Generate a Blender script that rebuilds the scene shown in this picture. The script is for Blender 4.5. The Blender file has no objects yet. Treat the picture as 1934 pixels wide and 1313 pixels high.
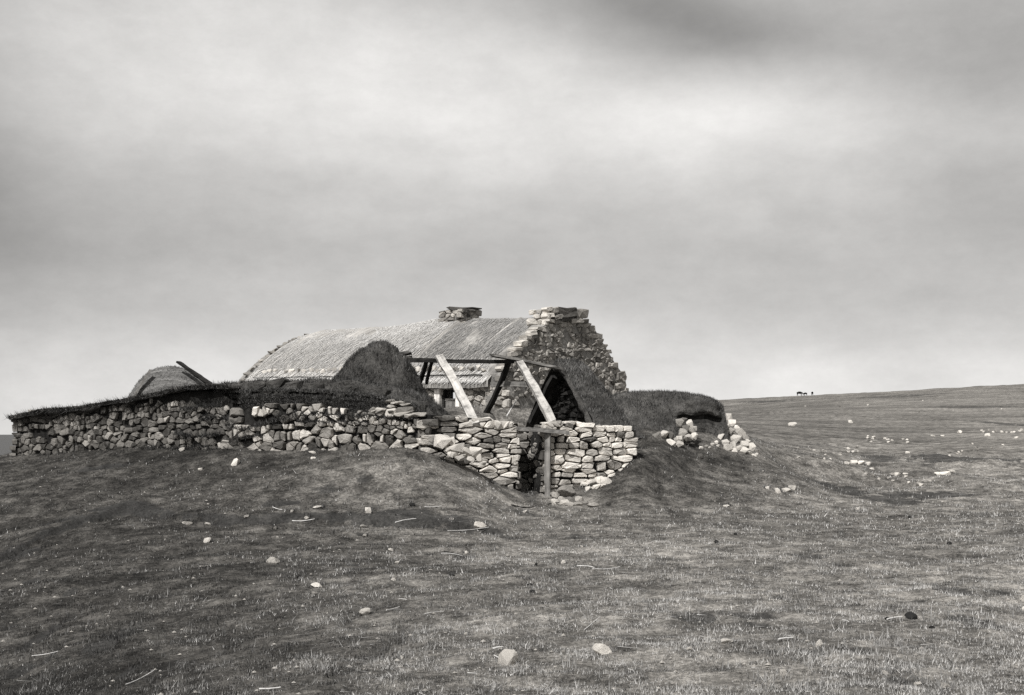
import bpy, bmesh, math, random
import numpy as np
from mathutils import Vector, Matrix, Quaternion, Euler

SC = bpy.context.scene
COL = SC.collection
rad = math.radians

# ------------------------------------------------------------------ camera, sky, sun, exposure
F = 2334.0                      # focal length in photo pixels (1934 wide)
EYE = 1.65
PITCH = math.atan((820 - 656.5) / F)
cam_d = bpy.data.cameras.new('camera')
cam = bpy.data.objects.new('camera', cam_d)
COL.objects.link(cam)
cam.location = (0, 0, EYE)
cam.rotation_euler = (math.pi / 2 + PITCH, 0, 0)
cam_d.sensor_width = 36.0
cam_d.lens = F / 1934.0 * 36.0
cam_d.clip_start = 0.1
cam_d.clip_end = 80000
SC.camera = cam

SUN_EL = rad(50)
_sh = Vector((-0.46, -0.89, 0)).normalized()
SUN_DIR = Vector((_sh.x * math.cos(SUN_EL), _sh.y * math.cos(SUN_EL), math.sin(SUN_EL)))
sun_d = bpy.data.lights.new('sun', 'SUN')
sun_d.energy = 3.9
sun_d.angle = rad(0.6)
sun_d.color = (1.0, 0.985, 0.96)
sun = bpy.data.objects.new('sun', sun_d)
COL.objects.link(sun)
sun.rotation_euler = SUN_DIR.to_track_quat('Z', 'Y').to_euler()
sun.location = (-20, -20, 40)

world = bpy.data.worlds.new('World')
SC.world = world
world.use_nodes = True


def build_sky():
    nt = world.node_tree
    nt.nodes.clear()
    N, Lk = nt.nodes, nt.links

    def val(x):
        n = N.new('ShaderNodeValue')
        n.outputs[0].default_value = x
        return n.outputs[0]

    def m(op, a, b=None, c=None, clamp=False):
        n = N.new('ShaderNodeMath')
        n.operation = op
        n.use_clamp = clamp
        for i, s in enumerate((a, b, c)):
            if s is None:
                continue
            if isinstance(s, (int, float)):
                n.inputs[i].default_value = s
            else:
                Lk.new(s, n.inputs[i])
        return n.outputs[0]

    tc = N.new('ShaderNodeTexCoord')
    sx = N.new('ShaderNodeSeparateXYZ')
    Lk.new(tc.outputs['Generated'], sx.inputs[0])
    az = m('MULTIPLY', m('ARCTAN2', sx.outputs['X'], sx.outputs['Y']), 180 / math.pi)
    el = m('MULTIPLY', m('ARCSINE', sx.outputs['Z']), 180 / math.pi)

    def noise(ax, ay, scale, detail, rough=0.55, off=0.0):
        cb = N.new('ShaderNodeCombineXYZ')
        Lk.new(m('MULTIPLY', az, ax), cb.inputs[0])
        Lk.new(m('MULTIPLY', el, ay), cb.inputs[1])
        cb.inputs[2].default_value = off
        n = N.new('ShaderNodeTexNoise')
        n.inputs['Scale'].default_value = scale
        n.inputs['Detail'].default_value = detail
        n.inputs['Roughness'].default_value = rough
        Lk.new(cb.outputs[0], n.inputs['Vector'])
        return m('SUBTRACT', n.outputs['Fac'], 0.5)

    warp = m('MULTIPLY', noise(0.07, 0.13, 1.0, 4.0, 0.55, 3.1), 8.0)
    # the layers of cloud slant down to the right a little
    elw = m('ADD', m('ADD', el, warp), m('MULTIPLY', az, 0.055))
    ramp = N.new('ShaderNodeValToRGB')
    ramp.color_ramp.interpolation = 'B_SPLINE'
    prof = [(-1, .64), (2, .61), (4.0, .52), (6.5, .43), (9.5, .405), (12.0, .52), (14.2, .59), (16.5, .57), (19, .54), (23, .42), (33, .36), (45, .34)]
    e = ramp.color_ramp.elements
    while len(e) < len(prof):
        e.new(0.5)
    for k, (d, v) in enumerate(prof):
        e[k].position = (d + 2) / 50.0
        e[k].color = (v, v, v, 1)
    Lk.new(m('DIVIDE', m('ADD', elw, 2.0), 50.0, clamp=True), ramp.inputs[0])
    lum = N.new('ShaderNodeRGBToBW')
    Lk.new(ramp.outputs[0], lum.inputs[0])
    L = lum.outputs[0]

    def blob(a0, e0, sa, se, amp, tilt=0.0):
        nonlocal L
        ee = m('SUBTRACT', m('SUBTRACT', el, e0), m('MULTIPLY', m('SUBTRACT', az, a0), tilt))
        ee = m('ADD', ee, m('MULTIPLY', warp, 0.5))
        aa = m('DIVIDE', m('SUBTRACT', az, a0), sa)
        ee = m('DIVIDE', ee, se)
        r = m('ADD', m('MULTIPLY', aa, aa), m('MULTIPLY', ee, ee))
        g = m('POWER', 2.718, m('MULTIPLY', r, -1.0))
        L = m('ADD', L, m('MULTIPLY', g, amp))

    blob(7.5, 18.6, 8.0, 2.2, -0.30, -0.12)
    blob(22, 16.4, 6.5, 4.4, -0.20, 0.0)
    blob(9.5, 14.0, 6.5, 2.0, 0.10, -0.05)
    blob(-6, 15.5, 9.0, 2.4, 0.07, 0.0)
    blob(-27, 13, 6.0, 14.0, -0.22, 0.0)
    blob(-24, 4.5, 9.0, 3.0, -0.06, 0.0)
    blob(-20, 8.5, 7.0, 3.0, -0.05, 0.0)
    blob(23, 10.5, 6.0, 4.5, -0.07, 0.0)
    blob(14, 2.5, 14.0, 3.0, 0.05, 0.0)
    # wisps and grain of the cloud sheet
    L = m('MULTIPLY', L, m('ADD', 1.0, m('MULTIPLY', noise(0.10, 0.22, 1.9, 7.0, 0.62, 8.0), 0.38)))
    L = m('MULTIPLY', L, m('ADD', 1.0, m('MULTIPLY', noise(0.55, 0.75, 1.0, 7.0, 0.8, 1.7), 0.22)))
    L = m('MAXIMUM', L, 0.05)
    above = m('MULTIPLY', m('ADD', el, 1.0), 1.0, clamp=True)
    L = m('ADD', m('MULTIPLY', L, above), m('MULTIPLY', m('SUBTRACT', 1.0, above), 0.12))

    sky = N.new('ShaderNodeTexSky')
    sky.sky_type = 'NISHITA'
    sky.sun_disc = False
    sky.sun_elevation = SUN_EL
    sky.sun_rotation = math.atan2(SUN_DIR.x, SUN_DIR.y)
    bw = N.new('ShaderNodeRGBToBW')
    Lk.new(sky.outputs[0], bw.inputs[0])
    # mostly cloud (value given at strength 0.1), a little clear sky through it
    tot = m('ADD', m('MULTIPLY', L, 9.6), m('MULTIPLY', bw.outputs[0], 0.05))
    cb = N.new('ShaderNodeCombineColor')
    Lk.new(tot, cb.inputs[0])
    Lk.new(m('MULTIPLY', tot, 0.985), cb.inputs[1])
    Lk.new(m('MULTIPLY', tot, 0.962), cb.inputs[2])
    bg = N.new('ShaderNodeBackground')
    bg.inputs['Strength'].default_value = 0.1
    Lk.new(cb.outputs[0], bg.inputs['Color'])
    out = N.new('ShaderNodeOutputWorld')
    Lk.new(bg.outputs[0], out.inputs[0])


build_sky()
SC.view_settings.view_transform = 'Standard'
SC.view_settings.look = 'None'
SC.view_settings.exposure = 0.35
SC.view_settings.gamma = 1.0
SC.view_settings.use_curve_mapping = False
SC.render.engine = 'CYCLES'
SC.cycles.use_denoising = False
SC.cycles.max_bounces = 4
SC.cycles.use_adaptive_sampling = False


# ------------------------------------------------------------------ helpers: rays, noise
def ray(px, row):
    dx, dy = (px - 967.0) / F, (656.5 - row) / F
    c, s = math.cos(PITCH), math.sin(PITCH)
    v = Vector((dx, c - dy * s, s + dy * c))
    return v / v.y                                   # y component 1


def at(px, row, Y):
    v = ray(px, row) * Y
    return Vector((v.x, v.y, v.z + EYE))


def _hash(ix, iy, iz, seed):
    h = (ix.astype(np.int64) * 374761393 + iy.astype(np.int64) * 668265263 + iz.astype(np.int64) * 2147483647 + seed * 974634777) & 0xFFFFFFFF
    h = ((h ^ (h >> 13)) * 1274126177) & 0xFFFFFFFF
    h = (h ^ (h >> 16)) & 0xFFFFFF
    return h / float(0xFFFFFF)


def vnoise(x, y, z=None, seed=0):
    """value noise in -1..1"""
    x = np.asarray(x, float)
    y = np.asarray(y, float)
    z = np.zeros_like(x) if z is None else np.asarray(z, float)
    xi, yi, zi = np.floor(x), np.floor(y), np.floor(z)
    f = [x - xi, y - yi, z - zi]
    f = [t * t * (3 - 2 * t) for t in f]
    out = 0
    for a in (0, 1):
        for b in (0, 1):
            for c in (0, 1):
                w = (f[0] if a else 1 - f[0]) * (f[1] if b else 1 - f[1]) * (f[2] if c else 1 - f[2])
                out = out + w * _hash(xi + a, yi + b, zi + c, seed)
    return out * 2 - 1


def fbm(x, y, z=None, seed=0, octs=4, gain=0.5):
    s, a, t = 0, 1.0, 0
    for k in range(octs):
        q = 2.03 ** k
        s = s + a * vnoise(np.asarray(x) * q, np.asarray(y) * q, None if z is None else np.asarray(z) * q, seed + k * 17)
        t += a
        a *= gain
    return s / t


def sstep(a, b, x):
    t = np.clip((np.asarray(x, float) - a) / (b - a), 0, 1)
    return t * t * (3 - 2 * t)


# ------------------------------------------------------------------ terrain height
CTRL = [  # photo column, photo row, metres away
    (967, 1313, 7.8), (0, 1313, 10.4), (1934, 1313, 7.6), (500, 1313, 8.3), (1500, 1313, 7.6),
    (967, 1100, 13.6), (300, 1100, 14.9), (0, 1100, 16.8), (-300, 1100, 19.5), (1600, 1100, 13.2), (1934, 1100, 13.0), (620, 1100, 14.0),
    (967, 1010, 19.0), (600, 1010, 18.9), (300, 1010, 19.2), (0, 1010, 20.4), (1300, 1010, 19.0), (1700, 1010, 19.2), (1934, 1010, 19.0),
    (640, 985, 20.0), (900, 985, 20.2), (300, 960, 21.2), (100, 940, 22.0), (0, 930, 22.6),
    (800, 905, 21.8), (800, 850, 22.8), (650, 910, 21.9), (650, 858, 23.2), (440, 905, 22.7), (440, 858, 24.0), (250, 900, 23.5),
    (200, 856, 25.2), (60, 895, 24.5), (30, 864, 26.3), (0, 872, 26.0), (-150, 890, 26.0),
    (900, 905, 22.1), (940, 930, 22.3), (900, 955, 21.2), (990, 955, 22.6), (1035, 950, 23.2), (1035, 980, 21.0), (1000, 925, 24.0), (1070, 960, 22.4), (1100, 958, 22.5), (1130, 952, 22.6), (1070, 944, 23.3), (1180, 932, 23.0),
    (1150, 962, 22.3), (1150, 908, 24.1), (1150, 938, 23.2), (1200, 905, 23.6), (1205, 864, 24.2), (1250, 940, 23.6), (1300, 905, 25.0), (1300, 850, 26.4), (1400, 935, 24.3),
    (1400, 870, 26.6), (1400, 857, 26.9), (1372, 800, 28.4), (1450, 860, 29.5), (1500, 945, 24.0), (1500, 900, 28.5), (1240, 850, 25.2), (1240, 800, 27.2),
    (1600, 960, 23.5), (1600, 930, 26.5), (1600, 880, 35), (1600, 850, 46), (1600, 820, 65), (1600, 795, 95), (1600, 770, 155), (1600, 750, 250), (1600, 745, 300),
    (1934, 960, 23), (1934, 920, 27.5), (1934, 870, 38), (1934, 820, 62), (1934, 780, 110), (1934, 745, 190), (1934, 727, 300), (2300, 712, 300), (2300, 960, 23),
    (1400, 800, 58), (1400, 775, 120), (1390, 755, 300), (1460, 840, 42), (1180, 760, 300),
    (930, 764, 28.9), (860, 775, 28.4), (1000, 760, 29.0), (1186, 748, 35), (1300, 790, 29.5),
]
DIRECT = [(-.6, 31.6, 1.9), (-4.5, 34.5, 2.0), (-8, 38, 2.2), (2, 34, 2.3), (-2.9, 27, 2.15), (-6.5, 27.0, 2.0), (-10, 28.6, 1.6), (-11.6, 29.2, 1.2),
          (-13, 30, .5), (-16, 34, -.6), (-20, 42, -2), (-30, 60, -5), (-10, 45, 1.0), (-60, 120, -14), (-100, 160, -22), (-200, 300, -34), (0, 80, 2.5),
          (0, 150, 2.5), (0, 300, 4.0), (-80, 300, -16), (-40, 120, -5), (300, 300, 16), (0, -3, -.05), (-8, 0, -.5), (8, 0, 0), (40, 20, 1), (-30, 10, -3),
          (-60, 30, -8), (0, 520, -8), (200, 480, 3), (400, 480, 5), (-300, 520, -40), (100, 480, 0)]


def _feat(x, y):
    yy = np.maximum(np.asarray(y, float) + 6.0, 1.0)
    return np.stack([np.asarray(x, float) / yy * 6.0, np.log(yy) * 5.0], -1)


def _rbf_fit():
    pts = [tuple(at(*c)) for c in CTRL] + DIRECT
    P = np.array(pts)
    X = _feat(P[:, 0], P[:, 1])
    n = len(P)
    d = np.linalg.norm(X[:, None] - X[None], axis=-1)
    K = d + 0.0
    A = np.zeros((n + 3, n + 3))
    A[:n, :n] = K - np.eye(n) * 0.02
    A[:n, n] = 1
    A[:n, n + 1:] = X
    A[n, :n] = 1
    A[n + 1:, :n] = X.T
    b = np.zeros(n + 3)
    # work in apparent height so that far points do not swamp near ones
    b[:n] = (P[:, 2] - EYE) / (np.maximum(P[:, 1], 0) + 12.0)
    w = np.linalg.solve(A, b)
    return X, w


_RX, _RW = _rbf_fit()


def base_h(x, y):
    x = np.asarray(x, float)
    y = np.asarray(y, float)
    sh = x.shape
    X = _feat(x.ravel(), y.ravel())
    out = np.empty(len(X))
    n = len(_RX)
    for k in range(0, len(X), 40000):
        q = X[k:k + 40000]
        d = np.sqrt(((q[:, None] - _RX[None]) ** 2).sum(-1))
        out[k:k + 40000] = d @ _RW[:n] + _RW[n] + q @ _RW[n + 1:]
    return (out.reshape(sh)) * (np.maximum(y, 0) + 12.0) + EYE


def march(px, row, hf, y0=5.0, y1=400.0):
    r = ray(px, row)
    ys = np.exp(np.linspace(math.log(y0), math.log(y1), 900))
    z = EYE + r.z * ys
    g = hf(r.x * ys, ys)
    k = np.argmax(g >= z)
    if g[k] < z[k]:
        k = len(ys) - 1
    Y = ys[k]
    return Vector((r.x * Y, Y, float(hf(np.array([r.x * Y]), np.array([Y]))[0])))


# the little scarp where the turf has slipped
_SCARP = [march(p, r, base_h) for p, r in [(-120, 1110), (0, 1062), (60, 1030), (150, 993), (240, 968), (330, 980), (420, 992), (520, 990), (650, 990), (800, 995), (900, 1001), (980, 1005)]]
_SX = np.array([p.x for p in _SCARP])
_SY = np.array([p.y for p in _SCARP])
_SA = np.array([.04, .10, .10, .10, .14, .05, .09, .10, .10, .12, .12, 0.0])
_o = np.argsort(_SX)
_SX, _SY, _SA = _SX[_o], _SY[_o], _SA[_o]

# bare peat and trodden patches, plus painted shade of the ditch and slipped edge: column, row, half width, half height in photo pixels, strength
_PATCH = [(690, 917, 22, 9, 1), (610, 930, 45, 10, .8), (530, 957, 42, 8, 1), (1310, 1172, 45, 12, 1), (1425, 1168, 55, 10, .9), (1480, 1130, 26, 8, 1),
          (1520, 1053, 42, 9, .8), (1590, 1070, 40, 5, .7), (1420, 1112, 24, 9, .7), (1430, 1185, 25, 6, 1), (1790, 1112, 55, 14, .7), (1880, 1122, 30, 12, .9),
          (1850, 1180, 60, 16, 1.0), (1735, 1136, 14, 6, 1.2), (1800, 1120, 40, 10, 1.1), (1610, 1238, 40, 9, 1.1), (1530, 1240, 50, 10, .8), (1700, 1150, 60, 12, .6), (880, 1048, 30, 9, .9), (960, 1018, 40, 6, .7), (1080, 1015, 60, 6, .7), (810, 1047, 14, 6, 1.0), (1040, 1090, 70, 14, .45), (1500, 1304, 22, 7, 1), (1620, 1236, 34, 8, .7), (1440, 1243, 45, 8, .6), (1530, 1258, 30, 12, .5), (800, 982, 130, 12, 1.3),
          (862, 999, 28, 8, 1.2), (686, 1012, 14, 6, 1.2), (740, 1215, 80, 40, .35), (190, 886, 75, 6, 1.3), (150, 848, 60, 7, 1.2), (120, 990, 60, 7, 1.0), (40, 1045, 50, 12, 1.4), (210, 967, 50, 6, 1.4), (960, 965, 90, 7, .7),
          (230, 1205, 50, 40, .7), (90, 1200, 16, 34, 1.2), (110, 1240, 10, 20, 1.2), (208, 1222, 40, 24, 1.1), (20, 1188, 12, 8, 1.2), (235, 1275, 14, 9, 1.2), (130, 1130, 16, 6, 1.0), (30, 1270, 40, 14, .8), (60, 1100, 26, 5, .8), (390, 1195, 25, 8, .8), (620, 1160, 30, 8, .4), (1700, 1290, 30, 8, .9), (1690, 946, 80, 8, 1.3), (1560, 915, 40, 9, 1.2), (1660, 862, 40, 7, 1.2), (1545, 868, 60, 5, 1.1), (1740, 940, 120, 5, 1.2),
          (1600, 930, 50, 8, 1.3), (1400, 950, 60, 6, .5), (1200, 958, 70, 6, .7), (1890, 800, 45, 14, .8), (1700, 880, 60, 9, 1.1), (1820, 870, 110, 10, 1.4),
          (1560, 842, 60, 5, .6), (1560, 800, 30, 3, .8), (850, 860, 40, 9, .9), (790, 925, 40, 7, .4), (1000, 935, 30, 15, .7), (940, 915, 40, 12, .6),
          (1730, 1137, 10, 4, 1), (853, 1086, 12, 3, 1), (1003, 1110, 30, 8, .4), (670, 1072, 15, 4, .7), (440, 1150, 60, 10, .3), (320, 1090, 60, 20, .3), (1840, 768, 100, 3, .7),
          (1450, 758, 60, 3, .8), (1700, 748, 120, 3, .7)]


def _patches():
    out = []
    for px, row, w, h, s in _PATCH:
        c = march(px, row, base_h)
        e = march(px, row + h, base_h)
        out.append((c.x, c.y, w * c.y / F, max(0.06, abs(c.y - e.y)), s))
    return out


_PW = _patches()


def soil_shade(x, y):
    """how far the turf goes dark: worn peat plus painted shade on the scarp, 0..1"""
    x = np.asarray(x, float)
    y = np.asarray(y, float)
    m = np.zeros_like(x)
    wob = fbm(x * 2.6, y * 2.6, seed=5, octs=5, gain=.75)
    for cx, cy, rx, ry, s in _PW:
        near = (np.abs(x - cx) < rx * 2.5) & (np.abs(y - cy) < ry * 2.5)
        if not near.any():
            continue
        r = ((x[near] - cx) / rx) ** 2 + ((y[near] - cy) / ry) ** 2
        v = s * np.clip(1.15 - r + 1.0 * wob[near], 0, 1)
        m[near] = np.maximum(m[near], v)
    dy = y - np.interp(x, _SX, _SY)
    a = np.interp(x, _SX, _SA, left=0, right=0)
    face = sstep(-.12, .04, dy + .3 * wob) * (1 - sstep(.10, .40, dy + .35 * wob)) * np.clip(a * 13 + .3 * wob, 0, 1.2)  # scarp face: its shade painted in as dark peat
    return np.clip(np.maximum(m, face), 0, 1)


_PALE = []
for _p, _r, _w, _h, _s in [(960, 1050, 170, 24, .30), (1760, 1285, 170, 40, .40), (1000, 1185, 220, 34, .25), (1320, 1290, 300, 26, .28), (800, 905, 90, 24, .25), (760, 1130, 160, 14, .22),
                           (1130, 1040, 160, 22, .30), (1250, 1130, 160, 20, .2), (1500, 1250, 120, 14, .2), (1080, 1250, 140, 20, .22), (620, 1060, 80, 16, .15), (1560, 905, 60, 10, .25), (1880, 900, 60, 14, .3), (1600, 822, 260, 6, .25)]:
    _c = march(_p, _r, base_h)
    _e = march(_p, _r + _h, base_h)
    _PALE.append((_c.x, _c.y, _w * _c.y / F, max(.15, abs(_c.y - _e.y)), _s))


def dry(x, y):
    """0 dark sward (left; lush in the hollow) .. 1 bleached dry grass (near right)"""
    u = np.asarray(x, float) / np.maximum(np.asarray(y, float) + .01, 1)
    v = .55 + 1.1 * np.clip(u, -.5, .3) + .20 * (1 - sstep(8, 15, y)) * sstep(-.25, .2, u)
    v = v + .30 * fbm(np.asarray(x) * .35, np.asarray(y) * .22, seed=40, octs=3) + .42 * fbm(np.asarray(x) * 1.7, np.asarray(y) * 1.1, seed=43, octs=4, gain=.65)
    wob = fbm(np.asarray(x) * 1.4, np.asarray(y) * 1.0, seed=48, octs=4, gain=.65)
    for cx, cy, rx, ry, st in _PALE:
        v = v + st * np.clip(1.2 - ((np.asarray(x) - cx) / rx) ** 2 - ((np.asarray(y) - cy) / ry) ** 2 + 1.6 * wob, 0, 1)
    hollow = sstep(22.3, 23.3, y) * (1 - sstep(26.5, 29, y)) * sstep(1.2, 1.9, x) * (1 - sstep(3.4, 5.8, x + .5 * wob))
    return np.clip(v - .62 * hollow - .34 * (1 - sstep(-.38, -.12, u)), 0, 1)


_BUMPS = []
for _p, _r, _rx, _ry, _h in [(1540, 893, 1.3, .9, .34), (1475, 905, .7, .6, .12), (1640, 915, 1.2, .5, -.16), (1700, 888, 1.6, .8, .18), (1830, 885, 1.5, .7, .2), (1330, 945, 1.2, .5, .10), (690, 900, 1.0, .5, .08), (1000, 1000, 1.5, .8, -.06), (60, 1130, .8, 1.0, .10), (200, 1230, .7, .6, .07)]:
    _c = march(_p, _r, base_h)
    _BUMPS.append((_c.x, _c.y, _rx, _ry, _h))


def ground_h(x, y):
    x = np.asarray(x, float)
    y = np.asarray(y, float)
    z = base_h(x, y)
    for bx, by, rx, ry, bh in _BUMPS:
        z = z + bh * np.exp(-((x - bx) / rx) ** 2 - ((y - by) / ry) ** 2)
    near = 1 - sstep(30, 70, y)
    z = z + near * (.045 * fbm(x * .9, y * .9, seed=11, octs=3) + .030 * fbm(x * 3.2, y * 3.2, seed=12, octs=4, gain=.6) + .05 * (.5 - np.abs(fbm(x * .45, y * 1.5, seed=15, octs=3))))
    z = z + sstep(120, 260, y) * .16 * fbm(x * .35, y * .08, seed=14, octs=3)
    z = z + .16 * fbm(x * .65, y * .45, seed=18, octs=3) * sstep(5.2, 7.5, x) * sstep(24.5, 27, y) * (1 - sstep(44, 60, y))
    z = z + (1 - near) * (.22 * fbm(x * .11, y * .06, seed=13, octs=4, gain=.6)) * sstep(35, 90, y)
    dy = y - np.interp(x, _SX, _SY)
    a = np.interp(x, _SX, _SA, left=0, right=0)
    dyw = dy + .14 * fbm(x * 1.5, y * 1.5, seed=9, octs=3)
    z = z + a * sstep(-.02, .10, dyw) * np.exp(-np.maximum(dyw, 0) / 1.2) - .2 * a * np.exp(-((dyw + .15) / .25) ** 2)
    z = z - .022 * soil_shade(x, y)
    # the floor of the ruin just inside the doorway
    s = (x - .333) * .946 + (y - 23.6) * .324
    v = -(x - .333) * .324 + (y - 23.6) * .946
    pit = sstep(-.9, -.6, s) * (1 - sstep(.9, 1.2, s)) * sstep(.15, .35, v) * (1 - sstep(1.2, 1.5, v))
    z = z * (1 - pit) + .55 * pit
    # the floor of the roofless bay: dug below the bank behind
    e_ = sstep(.5, 1.1, s)
    bay = sstep(-2.4, -2.0, s) * (1 - sstep(3.0, 3.4, s)) * sstep(.4, .6, v) * (1 - sstep(2.2 + 3.2 * e_, 4.2 + 2.2 * e_, v))
    z = z - bay * np.maximum(z - 1.35, 0) * .9
    return z


def ground_at(x, y):
    return float(ground_h(np.array([x]), np.array([y]))[0])


# ------------------------------------------------------------------ materials (monochrome place: old black and white print)
def G(v, warm=1.0):
    return (v, v * (1 - .018 * warm), v * (1 - .045 * warm), 1)


def new_mat(name):
    m = bpy.data.materials.new(name)
    m.use_nodes = True
    nt = m.node_tree
    b = nt.nodes['Principled BSDF']
    b.inputs['Roughness'].default_value = .95
    b.inputs['Specular IOR Level'].default_value = .15
    return m, nt, b


def noise_node(nt, scale, detail=5, rough=.6, vec=None, w=None):
    n = nt.nodes.new('ShaderNodeTexNoise')
    n.inputs['Scale'].default_value = scale
    n.inputs['Detail'].default_value = detail
    n.inputs['Roughness'].default_value = rough
    if w is not None:
        n.noise_dimensions = '4D'
        nt.links.new(w, n.inputs['W'])
    if vec is not None:
        nt.links.new(vec, n.inputs['Vector'])
    return n.outputs['Fac']


def ramp_node(nt, fac, stops):
    r = nt.nodes.new('ShaderNodeValToRGB')
    e = r.color_ramp.elements
    while len(e) < len(stops):
        e.new(.5)
    for k, (p, v) in enumerate(stops):
        e[k].position = p
        e[k].color = v if isinstance(v, tuple) else G(v)
    nt.links.new(fac, r.inputs[0])
    return r.outputs[0]


def mix_node(nt, fac, a, b, mode='MIX'):
    n = nt.nodes.new('ShaderNodeMix')
    n.data_type = 'RGBA'
    n.blend_type = mode
    for s, i in ((fac, 0), (a, 6), (b, 7)):
        if isinstance(s, (int, float)):
            n.inputs[i].default_value = s if i == 0 else G(s)
        elif isinstance(s, tuple):
            n.inputs[i].default_value = s
        else:
            nt.links.new(s, n.inputs[i])
    return n.outputs[2]


def math_node(nt, op, a, b=None, clamp=False):
    n = nt.nodes.new('ShaderNodeMath')
    n.operation = op
    n.use_clamp = clamp
    for i, s in enumerate((a, b)):
        if s is None:
            continue
        if isinstance(s, (int, float)):
            n.inputs[i].default_value = s
        else:
            nt.links.new(s, n.inputs[i])
    return n.outputs[0]


def bump_node(nt, h, strength, dist):
    n = nt.nodes.new('ShaderNodeBump')
    n.inputs['Strength'].default_value = strength
    n.inputs['Distance'].default_value = dist
    nt.links.new(h, n.inputs['Height'])
    return n.outputs[0]


def coords(nt, kind='Object'):
    return nt.nodes.new('ShaderNodeTexCoord').outputs[kind]


def stone_mat(name, lo, mid, hi, lichen=.25, grime=.5):
    m, nt, b = new_mat(name)
    oi = nt.nodes.new('ShaderNodeObjectInfo')
    w = math_node(nt, 'MULTIPLY', oi.outputs['Random'], 60.0)
    tone = ramp_node(nt, oi.outputs['Random'], [(0, lo), (.45, mid), (1, hi)])
    v = coords(nt)
    n1 = noise_node(nt, 7, 6, .65, v, w)
    col = mix_node(nt, 1.0, tone, ramp_node(nt, n1, [(.25, 1 - grime), (.5, .92), (.75, 1.0)]), 'MULTIPLY')
    n2 = noise_node(nt, 16, 4, .6, v, w)
    col = mix_node(nt, ramp_node(nt, n2, [(.56, 0.0), (.64, lichen)]), col, G(hi * .9))
    n3 = noise_node(nt, 11, 5, .7, v, w)
    col = mix_node(nt, ramp_node(nt, n3, [(.60, 0.0), (.70, lichen * 1.6)]), col, G(lo * .45))
    geo = nt.nodes.new('ShaderNodeNewGeometry')
    n4 = noise_node(nt, 1.3, 5, .65, geo.outputs['Position'])
    col = mix_node(nt, 1.0, col, ramp_node(nt, n4, [(.34, .68), (.52, 1.0)]), 'MULTIPLY')
    nt.links.new(col, b.inputs['Base Color'])
    nt.links.new(bump_node(nt, noise_node(nt, 22, 6, .7, v, w), .8, .03), b.inputs['Normal'])
    return m


def turf_mat(name, lo, hi, scale=6.0, pos='Generated', bump=.06):
    m, nt, b = new_mat(name)
    geo = nt.nodes.new('ShaderNodeNewGeometry')
    v = geo.outputs['Position']
    n1 = noise_node(nt, scale, 7, .7, v)
    n2 = noise_node(nt, scale * 6, 5, .7, v)
    c = ramp_node(nt, math_node(nt, 'ADD', math_node(nt, 'MULTIPLY', n1, .55), math_node(nt, 'MULTIPLY', n2, .45)), [(.34, lo), (.5, (lo + hi) / 2), (.66, hi)])
    n3 = noise_node(nt, scale * .45, 4, .6, v)
    c = mix_node(nt, 1.0, c, ramp_node(nt, n3, [(.35, .55), (.5, 1.0), (.65, 1.5)]), 'MULTIPLY')
    nt.links.new(c, b.inputs['Base Color'])
    nt.links.new(bump_node(nt, math_node(nt, 'ADD', n1, math_node(nt, 'MULTIPLY', n2, .5)), 1.0, bump), b.inputs['Normal'])
    return m


def wood_mat(name, lo, hi):
    m, nt, b = new_mat(name)
    oi = nt.nodes.new('ShaderNodeObjectInfo')
    w = math_node(nt, 'MULTIPLY', oi.outputs['Random'], 40.0)
    mp = nt.nodes.new('ShaderNodeMapping')
    mp.inputs['Scale'].default_value = (1.2, 26, 26)
    nt.links.new(coords(nt), mp.inputs[0])
    n1 = noise_node(nt, 1.0, 6, .65, mp.outputs[0], w)
    n2 = noise_node(nt, 5.0, 5, .7, coords(nt), w)
    c = ramp_node(nt, n1, [(.3, lo), (.65, hi)])
    c = mix_node(nt, 1.0, c, ramp_node(nt, n2, [(.34, .35), (.5, .85), (.62, 1.0)]), 'MULTIPLY')
    nt.links.new(c, b.inputs['Base Color'])
    nt.links.new(bump_node(nt, n1, .8, .015), b.inputs['Normal'])
    return m


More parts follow.
